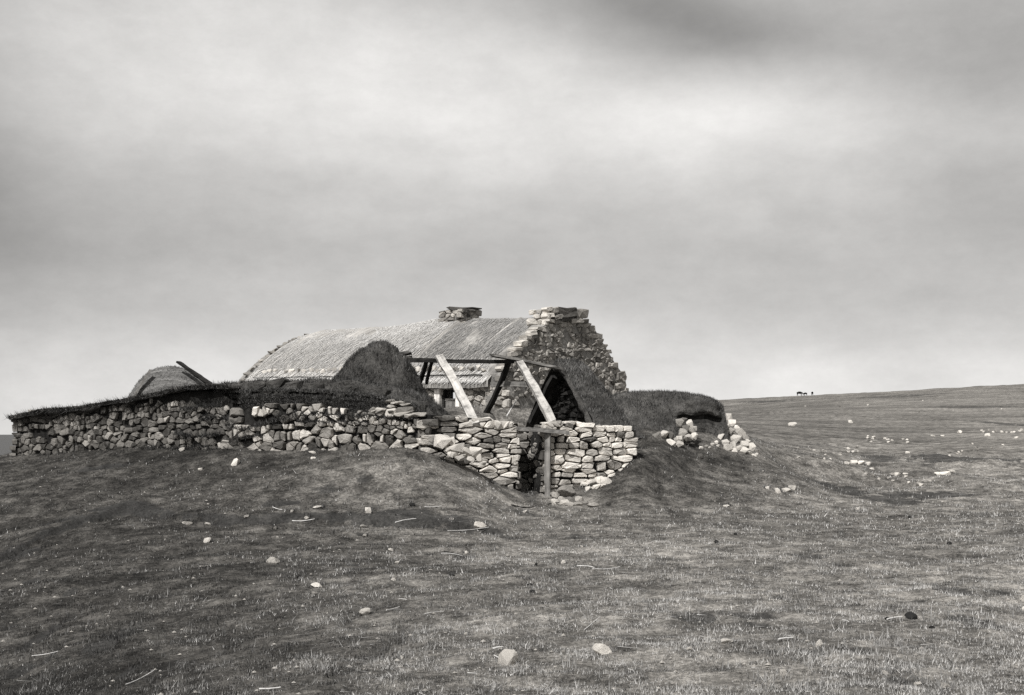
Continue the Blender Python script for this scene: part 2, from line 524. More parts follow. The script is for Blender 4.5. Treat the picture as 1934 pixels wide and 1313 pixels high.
def ground_mat():
    m, nt, b = new_mat('turf_ground')
    geo = nt.nodes.new('ShaderNodeNewGeometry')
    v = geo.outputs['Position']
    a1 = nt.nodes.new('ShaderNodeAttribute')
    a1.attribute_name = 'soil_shade'
    a2 = nt.nodes.new('ShaderNodeAttribute')
    a2.attribute_name = 'dry'
    n1 = noise_node(nt, 3.0, 8, .7, v)
    n2 = noise_node(nt, 22.0, 6, .8, v)
    n3 = noise_node(nt, .09, 6, .65, v)
    mp = nt.nodes.new('ShaderNodeMapping')
    mp.inputs['Scale'].default_value = (.25, 1.6, 1)
    nt.links.new(v, mp.inputs[0])
    n4 = noise_node(nt, .35, 7, .75, mp.outputs[0])
    mixn = math_node(nt, 'ADD', math_node(nt, 'MULTIPLY', n1, .5), math_node(nt, 'MULTIPLY', n2, .5))
    lush = ramp_node(nt, mixn, [(.40, .008), (.5, .052), (.60, .15)])
    dryc = ramp_node(nt, mixn, [(.40, .040), (.5, .165), (.60, .40)])
    c = mix_node(nt, a2.outputs['Fac'], lush, dryc)
    c = mix_node(nt, 1.0, c, ramp_node(nt, n4, [(.32, .42), (.5, 1.0), (.68, 1.4)]), 'MULTIPLY')
    c = mix_node(nt, 1.0, c, ramp_node(nt, n3, [(.35, .62), (.65, 1.25)]), 'MULTIPLY')
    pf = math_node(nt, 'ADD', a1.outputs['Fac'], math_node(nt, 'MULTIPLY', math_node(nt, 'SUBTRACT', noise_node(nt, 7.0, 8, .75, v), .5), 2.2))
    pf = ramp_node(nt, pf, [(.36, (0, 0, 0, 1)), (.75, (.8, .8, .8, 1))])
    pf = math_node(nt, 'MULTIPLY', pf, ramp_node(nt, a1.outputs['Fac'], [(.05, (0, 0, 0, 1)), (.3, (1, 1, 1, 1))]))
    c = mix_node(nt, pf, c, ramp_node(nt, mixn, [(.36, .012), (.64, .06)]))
    nt.links.new(c, b.inputs['Base Color'])
    h = math_node(nt, 'ADD', n1, math_node(nt, 'MULTIPLY', n2, .6))
    nt.links.new(bump_node(nt, h, 1.0, .035), b.inputs['Normal'])
    return m


def grass_mat(name, gain=1.0):
    m, nt, b = new_mat(name)
    a = nt.nodes.new('ShaderNodeAttribute')
    a.attribute_name = 'tone'
    c = ramp_node(nt, a.outputs['Fac'], [(0, .016 * gain), (.35, .09 * gain), (.7, .25 * gain), (1, .55 * gain)])
    nt.links.new(c, b.inputs['Base Color'])
    b.inputs['Specular IOR Level'].default_value = .05
    return m


def thatch_mat():
    m, nt, b = new_mat('straw_thatch')
    at_ = nt.nodes.new('ShaderNodeAttribute')
    at_.attribute_name = 'roofuv'
    sp = nt.nodes.new('ShaderNodeSeparateXYZ')
    nt.links.new(at_.outputs['Vector'], sp.inputs[0])
    mp = nt.nodes.new('ShaderNodeMapping')
    mp.inputs['Scale'].default_value = (13, .7, 1)
    nt.links.new(at_.outputs['Vector'], mp.inputs[0])
    n1 = noise_node(nt, 1.0, 7, .7, mp.outputs[0])
    n2 = noise_node(nt, 20.0, 5, .75, at_.outputs['Vector'])
    n3 = noise_node(nt, 1.1, 5, .6, at_.outputs['Vector'])
    mixn = math_node(nt, 'ADD', math_node(nt, 'MULTIPLY', n1, .78), math_node(nt, 'MULTIPLY', n2, .22))
    new = ramp_node(nt, mixn, [(.36, .20), (.5, .36), (.64, .50)])
    old = ramp_node(nt, mixn, [(.36, .16), (.5, .31), (.64, .46)])
    c = mix_node(nt, sp.outputs['Z'], new, old)
    c = mix_node(nt, 1.0, c, ramp_node(nt, n3, [(.35, .60), (.65, 1.2)]), 'MULTIPLY')
    nt.links.new(c, b.inputs['Base Color'])
    nt.links.new(bump_node(nt, mixn, .8, .03), b.inputs['Normal'])
    return m


M = {}
M['ground'] = ground_mat()
M['grass'] = grass_mat('grass_blades')
M['turf_grass'] = grass_mat('turf_grass', .8)
M['turf'] = turf_mat('dark_turf', .016, .11, 5.0)
M['sod'] = turf_mat('cut_sods', .012, .10, 7.0)
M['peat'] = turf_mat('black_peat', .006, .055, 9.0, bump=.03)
M['earth'] = turf_mat('earth_fill', .010, .035, 8.0, bump=.03)
M['mound'] = turf_mat('mound_turf', .028, .12, 4.0)
M['stone'] = stone_mat('pale_stone', .33, .56, .78, .25, .42)
M['stone_grey'] = stone_mat('grey_stone', .11, .26, .50, .3, .5)
M['stone_dull'] = stone_mat('lichened_stone', .055, .115, .26, .35, .55)
M['stone_gable'] = stone_mat('weathered_stone', .22, .34, .52, .35, .5)
M['stone_white'] = stone_mat('white_stone', .58, .74, .85, .12, .22)
M['stone_dark'] = stone_mat('sooty_stone', .04, .08, .15, .3, .5)
M['white_wall'] = stone_mat('limewashed_stone', .30, .46, .62, .3, .5)
M['wood_pale'] = wood_mat('bleached_timber', .30, .62)
M['wood_grey'] = wood_mat('grey_timber', .12, .30)
M['wood_dark'] = wood_mat('tarred_timber', .012, .05)
M['thatch'] = thatch_mat()
M['lime'] = turf_mat('limewash', .55, .82, 5.0, bump=.01)
M['mortar'] = turf_mat('gable_mortar', .14, .30, 7.0, bump=.04)
M['lime_mortar'] = turf_mat('lime_mortar', .14, .38, 6.0, bump=.04)


def flat_mat(name, v, rough=.9):
    m, nt, b = new_mat(name)
    b.inputs['Base Color'].default_value = G(v)
    b.inputs['Roughness'].default_value = rough
    nt.links.new(ramp_node(nt, noise_node(nt, 14, 4, .6, coords(nt)), [(.3, v * .6), (.7, v * 1.2)]), b.inputs['Base Color'])
    return m


M['cow'] = flat_mat('black_cow_hide', .012)
M['dung'] = flat_mat('dung', .022)
M['rope'] = flat_mat('straw_rope', .05)
M['straw'] = flat_mat('bleached_straw', .62)
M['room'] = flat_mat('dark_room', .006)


def sea_mat():
    m, nt, b = new_mat('sea_water')
    b.inputs['Base Color'].default_value = G(.03)
    b.inputs['Roughness'].default_value = .35
    geo = nt.nodes.new('ShaderNodeNewGeometry')
    nt.links.new(bump_node(nt, noise_node(nt, .2, 6, .6, geo.outputs['Position']), .5, 1.0), b.inputs['Normal'])
    return m


M['sea'] = sea_mat()


# ------------------------------------------------------------------ object helpers
WLOC = {}
WROT = {}


def tag(o, label=None, cat=None, group=None, kind=None):
    if label:
        o['label'] = label
    if cat:
        o['category'] = cat
    if group:
        o['group'] = group
    if kind:
        o['kind'] = kind
    return o


def thing(name, loc, label, cat, group=None):
    o = bpy.data.objects.new(name, None)
    o.empty_display_size = .2
    COL.objects.link(o)
    o.location = loc
    WLOC[o.name] = Vector(loc)
    return tag(o, label, cat, group)


def place(name, mesh, parent=None, loc=(0, 0, 0), rot=None):
    """link a mesh object at a WORLD place and turn, under its parent"""
    o = bpy.data.objects.new(name, mesh)
    COL.objects.link(o)
    WLOC[o.name] = Vector(loc)
    q = rot if isinstance(rot, Quaternion) else (Euler(rot).to_quaternion() if rot is not None else Quaternion())
    WROT[o.name] = q
    if parent is not None:
        o.parent = parent
        iq = WROT.get(parent.name, Quaternion()).inverted()
        o.location = iq @ (Vector(loc) - WLOC[parent.name])
        q = iq @ q
    else:
        o.location = loc
    if isinstance(rot, Quaternion):
        o.rotation_mode = 'QUATERNION'
        o.rotation_quaternion = q
    else:
        o.rotation_euler = q.to_euler()
    return o


def mesh_from(name, verts, faces, mat, smooth=False):
    me = bpy.data.meshes.new(name)
    me.from_pydata([tuple(v) for v in verts], [], faces)
    if mat is not None:
        me.materials.append(mat)
    if smooth:
        me.polygons.foreach_set('use_smooth', [True] * len(me.polygons))
    me.update()
    return me


def big_mesh(name, V, FI, mat, smooth=True):
    """V (n,3), FI (m,k) numpy"""
    me = bpy.data.meshes.new(name)
    me.vertices.add(len(V))
    me.vertices.foreach_set('co', np.ascontiguousarray(V, dtype=np.float32).ravel())
    k = FI.shape[1]
    me.loops.add(FI.size)
    me.loops.foreach_set('vertex_index', np.ascontiguousarray(FI, dtype=np.int32).ravel())
    me.polygons.add(len(FI))
    me.polygons.foreach_set('loop_start', np.arange(0, FI.size, k, dtype=np.int32))
    me.polygons.foreach_set('loop_total', np.full(len(FI), k, dtype=np.int32))
    me.polygons.foreach_set('use_smooth', np.full(len(FI), smooth, dtype=bool))
    if mat is not None:
        me.materials.append(mat)
    me.update(calc_edges=True)
    return me


def attr(me, name, arr):
    a = me.attributes.new(name, 'FLOAT', 'POINT')
    a.data.foreach_set('value', np.ascontiguousarray(arr, dtype=np.float32))


def grid_faces(nr, nc):
    i = np.arange((nr - 1) * nc).reshape(nr - 1, nc)[:, :-1].ravel()
    return np.stack([i, i + 1, i + nc + 1, i + nc], -1)


def blades_mesh(name, roots, h, w, tone, mat, rng, lean=.5, droop=None):
    """one small triangle per blade of grass or straw"""
    n = len(roots)
    az = rng.uniform(0, 2 * math.pi, n)
    side = np.stack([np.cos(az), np.sin(az), np.zeros(n)], -1)
    la = rng.uniform(0, 2 * math.pi, n)
    ln = rng.uniform(0, lean, n)
    tip = np.stack([np.cos(la) * ln, np.sin(la) * ln, np.sqrt(np.maximum(1 - ln ** 2, .05))], -1)
    if droop is not None:
        tip = tip + droop
    V = np.empty((n, 3, 3))
    V[:, 0] = roots - side * w[:, None]
    V[:, 1] = roots + side * w[:, None]
    V[:, 2] = roots + tip * h[:, None]
    me = big_mesh(name, V.reshape(-1, 3), np.arange(3 * n).reshape(n, 3), mat, False)
    attr(me, 'tone', np.repeat(np.clip(tone, 0, 1), 3))
    return me


def sample_surface(V, FI, n, rng):
    """random points on quads (as two triangles each)"""
    T = np.concatenate([FI[:, [0, 1, 2]], FI[:, [0, 2, 3]]])
    a, b, c = V[T[:, 0]], V[T[:, 1]], V[T[:, 2]]
    nr = np.cross(b - a, c - a)
    ar = np.linalg.norm(nr, axis=1)
    k = rng.choice(len(T), n, p=ar / ar.sum())
    r1 = np.sqrt(rng.random(n))[:, None]
    r2 = rng.random(n)[:, None]
    P = a[k] * (1 - r1) + b[k] * r1 * (1 - r2) + c[k] * r1 * r2
    nn = nr[k] / np.maximum(ar[k], 1e-9)[:, None]
    nn[nn[:, 2] < 0] *= -1
    return P, nn


_ROCKS = {}


def rock_mesh(seed, sub, mat, planes=14, soft=26.0):
    key = (seed, sub, mat.name, planes)
    if key in _ROCKS:
        return _ROCKS[key]
    rng = np.random.default_rng(seed * 7 + 3)
    bm = bmesh.new()
    if sub == 2:                                        # small stones: a sharp-edged hull
        Q = rng.normal(size=(15, 3))
        Q /= np.linalg.norm(Q, axis=1)[:, None]
        Q = np.clip(Q * rng.uniform(.85, 1.2, (15, 1)), -.78, .78)
        vs = [bm.verts.new(q) for q in Q]
        ret = bmesh.ops.convex_hull(bm, input=vs)
        bmesh.ops.delete(bm, geom=[g for g in ret['geom_interior'] if isinstance(g, bmesh.types.BMVert)] , context='VERTS')
        planes = 0
    else:
        bmesh.ops.create_icosphere(bm, subdivisions=sub + 1, radius=1)
    N = rng.normal(size=(max(planes, 1), 3))
    N /= np.linalg.norm(N, axis=1)[:, None]
    D = rng.uniform(.5, 1.0, max(planes, 1))
    for v in bm.verts if planes else ():
        d = np.array(v.co.normalized())
        q = np.maximum(N @ d, 1e-3) / D
        r = 1.0 / (np.sum(q ** soft) ** (1 / soft))
        r = min(r, 1.25)
        v.co = Vector(d * r)
    co = np.array([v.co[:] for v in bm.verts])
    if planes:
        co = co * (1 + .10 * fbm(co[:, 0] * 2 + seed, co[:, 1] * 2, co[:, 2] * 2, seed=2, octs=4, gain=.6))[:, None]
        for v, q in zip(bm.verts, co):
            v.co = Vector(q)
    lo, hi = co.min(0), co.max(0)
    for v in bm.verts:                                  # fit into a unit box centred on the origin
        v.co = Vector((np.array(v.co) - (lo + hi) / 2) / (hi - lo))
    me = bpy.data.meshes.new('rock')
    bm.to_mesh(me)
    bm.free()
    me.materials.append(mat)
    _ROCKS[key] = me
    return me


def rock(name, loc, size, seed, mat, parent=None, sub=2, rz=None, tilt=.15, base=True, planes=14):
    """a stone whose box is size (x, y, z); loc is the middle of its underside when base is set"""
    r = random.Random(seed)
    o = place(name, rock_mesh(seed % 23, sub, mat, planes), parent, Vector(loc) + (Vector((0, 0, size[2] * .38)) if base else Vector()),
              (r.uniform(-tilt, tilt), r.uniform(-tilt, tilt), r.uniform(-.5, .5) if rz is None else rz))
    o.scale = size
    return o


class Plane:
    """upright wall plane: 2D origin, direction u towards screen right; n points to the viewer"""

    def __init__(self, o, u):
        self.o = Vector((o[0], o[1]))
        self.u = Vector((u[0], u[1])).normalized()
        self.n = Vector((self.u.y, -self.u.x))
        self.rz = math.atan2(self.u.y, self.u.x)

    def st(self, px, row):
        r = ray(px, row)
        # o + u s = r k
        det = self.u.x * (-r.y) - (-r.x) * self.u.y
        bx, by = -self.o.x, -self.o.y
        s = (bx * (-r.y) - (-r.x) * by) / det
        k = (self.u.x * by - self.u.y * bx) / det
        return s, EYE + r.z * k

    def poly(self, pts):
        return [self.st(*p) for p in pts]

    def w(self, s, t, off=0.0):
        p = self.o + self.u * s + self.n * off
        return Vector((p.x, p.y, t))

    def shifted(self, off):
        q = self.o + self.n * off
        return Plane((q.x, q.y), (self.u.x, self.u.y))


def inside(poly, s, t):
    c = False
    j = len(poly) - 1
    for i in range(len(poly)):
        a, b = poly[i], poly[j]
        if (a[1] > t) != (b[1] > t) and s < (b[0] - a[0]) * (t - a[1]) / (b[1] - a[1]) + a[0]:
            c = not c
        j = i
    return c


def clip(poly, nx, ny, d):
    """keep nx*x+ny*y <= d"""
    out = []
    n = len(poly)
    for i in range(n):
        p, q = poly[i], poly[(i + 1) % n]
        a, b = nx * p[0] + ny * p[1] - d, nx * q[0] + ny * q[1] - d
        if a <= 0:
            out.append(p)
        if (a < 0) != (b < 0) and a != b:
            k = a / (a - b)
            out.append((p[0] + (q[0] - p[0]) * k, p[1] + (q[1] - p[1]) * k))
    return out


def stone_piece(name, pl, poly, parent, mat, r, depth=.22, proud=.02, bevel=.25, jitter=.10, gap=.012, smooth=False):
    """one stone: outline poly (s,t) on the wall plane, rounded arrises, uneven face"""
    if len(poly) < 3:
        return None
    cx = sum(p[0] for p in poly) / len(poly)
    cy = sum(p[1] for p in poly) / len(poly)
    sz = math.sqrt(max(1e-6, abs(sum(poly[i][0] * poly[(i + 1) % len(poly)][1] - poly[(i + 1) % len(poly)][0] * poly[i][1] for i in range(len(poly)))) / 2))
    if sz < .025:
        return None
    pts = []
    n = len(poly)
    for i in range(n):                                 # cut the corners
        p, q = poly[i], poly[(i + 1) % n]
        ln = math.hypot(q[0] - p[0], q[1] - p[1])
        if ln < sz * .12:
            pts.append(((p[0] + q[0]) / 2, (p[1] + q[1]) / 2))
            continue
        for k in (.13, .87):
            pts.append((p[0] + (q[0] - p[0]) * k, p[1] + (q[1] - p[1]) * k))
    if len(pts) > 14:
        pts = pts[::2]
    m = len(pts)
    sh = 1 - gap / max(sz, .04) * 2
    ring = []
    for p in pts:
        j = jitter * sz
        ring.append(((p[0] - cx) * sh + r.uniform(-j, j) * .5, (p[1] - cy) * sh + r.uniform(-j, j) * .5))
    tx, tz = r.uniform(-.22, .22), r.uniform(-.25, .15)
    b = sz * bevel * r.uniform(.5, 1.2)
    fs = r.uniform(.76, .90)
    V, Fc = [], []
    for (x, z) in ring:
        V.append((x * .9, depth, z * .9))
    for (x, z) in ring:
        V.append((x, b * .9, z))
    for (x, z) in ring:
        V.append((x * fs, -b * .1 + tx * x + tz * z + r.uniform(-.05, .05) * sz, z * fs * .97))
    V.append((r.uniform(-.25, .25) * sz, -b * r.uniform(.0, .45), r.uniform(-.2, .2) * sz))
    for k in range(m):
        a, c = k, (k + 1) % m
        Fc.append((a, c, m + c, m + a))
        Fc.append((m + a, m + c, 2 * m + c, 2 * m + a))
        Fc.append((2 * m + a, 2 * m + c, 3 * m))
    # polygon winding: outward towards -y
    area = sum(ring[i][0] * ring[(i + 1) % m][1] - ring[(i + 1) % m][0] * ring[i][1] for i in range(m))
    if area < 0:
        Fc = [tuple(reversed(f)) for f in Fc]
    me = mesh_from(name, V, Fc, mat, smooth)
    return place(name, me, parent, pl.w(cx, cy, proud), (0, 0, pl.rz))


def rubble(pl, poly, parent, mats, seed, cw, ch, name='stone', depth=.22, jit=.3, box=(.75, .8), clips=(), aniso=1.5, sag=.02, var=.45, proud=.03, gap=.012, bevel=.25,
           size_fn=None, mat_fn=None, limit=300, jitter=.10, skip=0.0, smooth=False):
    """a face of fitted rubble inside an outline given on the plane"""
    r = random.Random(seed)
    smin, smax = min(p[0] for p in poly), max(p[0] for p in poly)
    tmin, tmax = min(p[1] for p in poly), max(p[1] for p in poly)
    seeds = []
    t = tmin
    row = 0
    while t < tmax + ch:
        k = size_fn((t - tmin) / max(tmax - tmin, .01)) if size_fn else 1.0
        hh = ch * k * r.uniform(1 - var * .6, 1 + var * .6)
        s = smin - r.random() * cw
        while s < smax + cw:
            ww = cw * k * r.uniform(1 - var, 1 + var)
            cs, ct = s + ww / 2, t + hh / 2 + r.uniform(-jit, jit) * hh + sag * math.sin(s * 1.7 + row)
            seeds.append((cs, ct, ww, hh, inside(poly, cs, ct), r.uniform(.6, 1.5)))
            s += ww
        t += hh
        row += 1
    made = []
    cells = []
    for i, (s, t, w, h, ok, wt) in enumerate(seeds):
        if not ok:
            continue
        P = [(s - w * box[0], t - h * box[1]), (s + w * box[0], t - h * box[1]), (s + w * box[0], t + h * box[1]), (s - w * box[0], t + h * box[1])]
        for j, (s2, t2, w2, h2, ok2, wt2) in enumerate(seeds):
            if i == j or not ok2 or abs(s2 - s) > 2.2 * cw or abs(t2 - t) > 2.6 * ch:
                continue
            dx, dy = (s2 - s), (t2 - t) * aniso * aniso
            fk = .5 + (wt / (wt + wt2) - .5) * .7
            mx, my = s + (s2 - s) * fk, t + (t2 - t) * fk
            P = clip(P, dx, dy, dx * mx + dy * my)
            if len(P) < 3:
                break
        for nx, ny, d in clips:
            if len(P) >= 3:
                P = clip(P, nx, ny, d)
        if len(P) >= 3 and r.random() >= (skip(s, t) if callable(skip) else skip):
            cells.append((P, s, t))
    cells = cells[:limit]
    for P, s, t in cells:
        mt = mat_fn(s, t, r) if mat_fn else r.choice(mats)
        o = stone_piece(name, pl, P, parent, mt, r, depth, proud + r.uniform(-.02, .03), bevel, jitter, gap, smooth)
        if o:
            made.append(o)
    return made


def prism(name, pl, poly, front, back, parent, mat):
    """outline extruded from offset front to offset back (n direction)"""
    n = len(poly)
    c = (sum(p[0] for p in poly) / n, sum(p[1] for p in poly) / n)
    V = [(p[0] - c[0], -front, p[1] - c[1]) for p in poly] + [(p[0] - c[0], -back, p[1] - c[1]) for p in poly]
    area = sum(poly[i][0] * poly[(i + 1) % n][1] - poly[(i + 1) % n][0] * poly[i][1] for i in range(n))
    Fc = [tuple(range(n)), tuple(reversed(range(n, 2 * n)))] + [(i, n + i, n + (i + 1) % n, (i + 1) % n) for i in range(n)]
    if area < 0:
        Fc = [tuple(reversed(f)) for f in Fc]
    return place(name, mesh_from(name, V, Fc, mat), parent, pl.w(c[0], c[1]), (0, 0, pl.rz))


def beam(name, p0, p1, w, h, mat, parent=None, seed=0, roll=0.0, taper=.9, bend=.01, segs=11, rough=.09, round_=False):
    """a weathered timber from p0 to p1; local X runs along it"""
    r = random.Random(seed)
    p0, p1 = Vector(p0), Vector(p1)
    L = (p1 - p0).length
    k = 8 if round_ else 4
    V, Fc = [], []
    bend = max(bend * 2.2, .012)
    bz = r.choice((-1, 1)) * r.uniform(.4, 1) * bend * L
    by = r.choice((-1, 1)) * r.uniform(.4, 1) * bend * L
    wob = [(r.uniform(-.06, .06) * w, r.uniform(-.06, .06) * h) for _ in range(segs + 1)]
    for i in range(segs + 1):
        f = i / segs
        sc = 1 - (1 - taper) * f
        ox, oz = by * math.sin(math.pi * f), bz * math.sin(math.pi * f)
        for j in range(k):
            if round_:
                a = 2 * math.pi * j / k
                y, z = math.cos(a) * w / 2, math.sin(a) * h / 2
            else:
                y, z = ((-1, -1), (1, -1), (1, 1), (-1, 1))[j]
                y, z = y * w / 2, z * h / 2
            q = 1 + r.uniform(-rough, rough)
            V.append((-L / 2 + L * f + (r.uniform(-1, 1) * .35 * w if i in (0, segs) else 0), y * sc * q + ox + wob[i][0], z * sc * q + oz + wob[i][1]))
    for i in range(segs):
        for j in range(k):
            a, b = i * k + j, i * k + (j + 1) % k
            Fc.append((a, b, b + k, a + k))
    Fc.append(tuple(reversed(range(k))))
    Fc.append(tuple(range(segs * k, segs * k + k)))
    me = mesh_from(name, V, [tuple(reversed(f)) for f in Fc], mat)
    d = (p1 - p0).normalized()
    q = d.to_track_quat('X', 'Z') @ Quaternion((1, 0, 0), roll)
    return place(name, me, parent, (p0 + p1) / 2, q)


def mound(name, pl, top, depth, mat, parent=None, seed=0, nb=26, na=90, power=2.2, rough=.06, skirt=.5, frontbias=0.0, base_drop=.3, grass=0, grass_mat=None, gh=(.04, .09), gtone=(.2, .6), side=None, grass_bottom=None):
    """turf bank: its skyline is the list of (s,t) on the plane; it is depth deep (before, behind) the plane and stands on the ground"""
    rng = np.random.default_rng(seed)
    S = np.array([p[0] for p in top])
    T = np.array([p[1] for p in top])
    s = np.linspace(S[0], S[-1], na)
    tt = np.interp(s, S, T)
    k = np.ones(5) / 5
    tt = np.convolve(np.pad(tt, 2, mode='edge'), k, 'valid')
    b = np.sin(np.linspace(-1, 1, nb) * math.pi / 2)
    SS, BB = np.meshgrid(s, b)
    DD = np.where(BB < 0, depth[0], depth[1]) * BB            # negative = towards viewer
    X = pl.o.x + pl.u.x * SS - pl.n.x * DD
    Y = pl.o.y + pl.u.y * SS - pl.n.y * DD
    g = ground_h(X, Y) - base_drop
    prof = np.clip(1 - np.abs(BB) ** power, 0, 1) ** (1 / power)
    Z = g + np.maximum(tt[None] - g, .0) * prof
    nz = fbm(X * 2.3, Y * 2.3, Z * 2.3, seed=seed + 3, octs=4, gain=.6)
    nf = fbm(X * 9, Y * 9, Z * 9, seed=seed + 9, octs=3, gain=.6)
    Z = Z + (rough * nz + rough * .55 * nf) * np.clip(prof * 2, 0, 1)
    X = X + pl.n.x * rough * (nz * 1.2 + nf * .5)
    Y = Y + pl.n.y * rough * (nz * 1.2 + nf * .5)
    V = np.stack([X, Y, Z], -1).reshape(-1, 3)
    FI = grid_faces(nb, na)
    o0 = pl.w((S[0] + S[-1]) / 2, float(Z.min()))
    loc = Vector((o0.x, o0.y, float(np.median(g))))
    me = big_mesh(name, V - np.array(loc[:]), FI, mat, True)
    o = place(name, me, parent, loc)
    if grass:
        P, nn = sample_surface(V, FI, grass, rng)
        if grass_bottom is not None:
            P = P[P[:, 2] > grass_bottom]
        gap_ = fbm(P[:, 0] * 2.6, P[:, 1] * 2.6, P[:, 2] * 2.6, seed=seed + 30, octs=4, gain=.65)
        P = P[gap_ > rng.uniform(-.45, .15, len(P))]
        n = len(P)
        h = rng.uniform(gh[0], gh[1] * 1.35, n) * (1 + .5 * fbm(P[:, 0] * 3, P[:, 1] * 3, P[:, 2] * 3, seed=seed + 5, octs=2))
        tone = rng.uniform(gtone[0], gtone[1], n) + .45 * fbm(P[:, 0] * 2.6, P[:, 1] * 2.6, P[:, 2] * 2.6, seed=seed + 6, octs=4, gain=.65)
        gm = blades_mesh('grass', P - np.array(loc[:]), h, rng.uniform(.004, .009, n), tone, grass_mat or M['turf_grass'], rng, .8)
        gobj = place('grass', gm, o if parent is None else parent, loc)
        tag(gobj, kind='stuff')
    return o


# ================================================================== SETTING
def build_ground():
    ys = np.concatenate([np.linspace(-3.4, 6, 30)[:-1], np.linspace(6, 33, 430)[:-1], np.exp(np.linspace(math.log(33), math.log(620), 150))])
    ca = np.concatenate([-np.geomspace(4, .52, 40)[:-1], np.linspace(-.52, .52, 560), np.geomspace(.52, 4, 40)[1:]])
    A, Y = np.meshgrid(ca, ys)
    X = A * (Y + 4)
    Z = ground_h(X, Y)
    far = sstep(330, 560, Y)
    Z = Z * (1 - far) + (-40) * far
    side = sstep(1.2, 3.5, np.abs(A)) * sstep(60, 300, Y)
    Z = Z * (1 - side) + (-40) * side
    V = np.stack([X, Y, Z], -1).reshape(-1, 3)
    me = big_mesh('ground', V, grid_faces(*X.shape), M['ground'], True)
    attr(me, 'soil_shade', soil_shade(X.ravel(), Y.ravel()))
    attr(me, 'dry', dry(X.ravel(), Y.ravel()))
    o = place('ground', me)
    tag(o, 'grazed grass slope with worn peat patches', kind='structure')
    # the sea far below on the left
    me = mesh_from('sea', [(-60000, 150, -26), (60000, 150, -26), (60000, 60000, -26), (-60000, 60000, -26)], [(0, 1, 2, 3)], M['sea'])
    tag(place('sea', me), 'grey sea on the horizon beyond the slope', kind='structure')


build_ground()


def build_grass():
    rng = np.random.default_rng(4)
    n = 430000
    # thinning with distance
    iy = rng.uniform(1 / 42.0, 1 / 6.6, n)
    Y = 1 / iy
    A = rng.uniform(-.47, .47, n)
    X = A * Y + rng.uniform(-.5, .5, n)
    so = soil_shade(X, Y)
    d = dry(X, Y)
    clump = fbm(X * 5, Y * 5, seed=60, octs=2)
    keep = rng.random(n) > so * .6
    keep &= rng.random(n) < .72 + .5 * clump
    X, Y, so, d, clump = X[keep], Y[keep], so[keep], d[keep], clump[keep]
    Z = ground_h(X, Y)
    n = len(X)
    patch = fbm(X * 2.6, Y * 1.7, seed=64, octs=4, gain=.6)
    fine = fbm(X * 9, Y * 6, seed=65, octs=2)
    edge = np.exp(-((so - .4) / .25) ** 2)
    far = sstep(9, 26, Y)
    h = rng.uniform(.008, .030, n) * np.clip(1 + .6 * clump + .5 * edge + .9 * patch, .3, 3) * (1 + .55 * far)
    long_ = rng.random(n) < .012
    h = np.where(long_, h * 2.2, h)
    w = rng.uniform(.0016, .0036, n) * (1 + 1.6 * far)
    tone = .10 + .60 * d + .34 * rng.normal(size=n) + .10 * clump + .58 * patch + .26 * fine - .25 * so
    tone = np.where(long_, tone + .3, tone)
    me = blades_mesh('grass', np.stack([X, Y, Z - .003], -1), h, w, tone, M['grass'], rng, .85)
    tag(place('grass', me), 'short cropped grass with dry straws', kind='stuff')


build_grass()


def build_litter():
    rng = np.random.default_rng(14)
    n = 5200
    Y = 1 / rng.uniform(1 / 30.0, 1 / 6.8, n)
    X = rng.uniform(-.47, .47, n) * Y
    keep = rng.random(n) < .45 + .9 * fbm(X * 1.3, Y * 1.0, seed=70, octs=3)
    X, Y = X[keep], Y[keep]
    n = len(X)
    Z = ground_h(X, Y) + rng.uniform(.008, .03, n)
    a = rng.uniform(0, 6.28, n)
    d = np.stack([np.cos(a), np.sin(a), rng.normal(0, .12, n)], -1)
    pn = np.stack([-np.sin(a) * .6, np.cos(a) * .6, np.full(n, .8)], -1)
    ln = rng.uniform(.012, .04, n) * (1 + Y / 30)
    ln = np.where(rng.random(n) < .04, ln * 2.2, ln)
    w = rng.uniform(.0008, .0018, n) * (1 + Y / 16)
    P = np.stack([X, Y, Z], -1)
    V = np.stack([P - d * ln[:, None] - pn * w[:, None], P - d * ln[:, None] + pn * w[:, None], P + d * ln[:, None]], 1)
    me = big_mesh('dead_grass', V.reshape(-1, 3), np.arange(3 * n).reshape(n, 3), M['grass'], False)
    attr(me, 'tone', np.repeat(np.clip(rng.normal(.55, .18, n) + .35 * (dry(X, Y) - .6), 0, 1), 3))
    tag(place('dead_grass', me), 'dead grass stalks lying flat in the turf', kind='stuff')


build_litter()


def build_tufts():
    rng = np.random.default_rng(19)
    n = 9000
    Y = 1 / rng.uniform(1 / 30.0, 1 / 6.8, n)
    X = rng.uniform(-.47, .47, n) * Y
    want = .10 + .5 * sstep(-.18, -.36, X / Y) * sstep(17, 11, Y) + .5 * np.clip(soil_shade(X, Y) * 2, 0, 1) + .45 * sstep(.15, .5, fbm(X * .8, Y * .6, seed=81, octs=3))
    k = rng.random(n) < want * .55
    X, Y = X[k], Y[k]
    m = 16
    n = len(X)
    cx = np.repeat(X, m) + rng.normal(0, .035, n * m)
    cy = np.repeat(Y, m) + rng.normal(0, .035, n * m)
    sc = np.repeat(rng.uniform(.6, 1.5, n), m) * (1 + .4 * sstep(9, 26, cy))
    cz = ground_h(cx, cy)
    tone = np.repeat(.22 + .45 * dry(X, Y) + rng.normal(0, .12, n), m) + rng.normal(0, .12, n * m)
    me = blades_mesh('grass_tufts', np.stack([cx, cy, cz - .005], -1), sc * rng.uniform(.03, .075, n * m), sc * rng.uniform(.0016, .0032, n * m), tone, M['grass'], rng, .93)
    tag(place('grass_tufts', me), 'coarse tufts of longer grass on the worn ground', kind='stuff')


build_tufts()

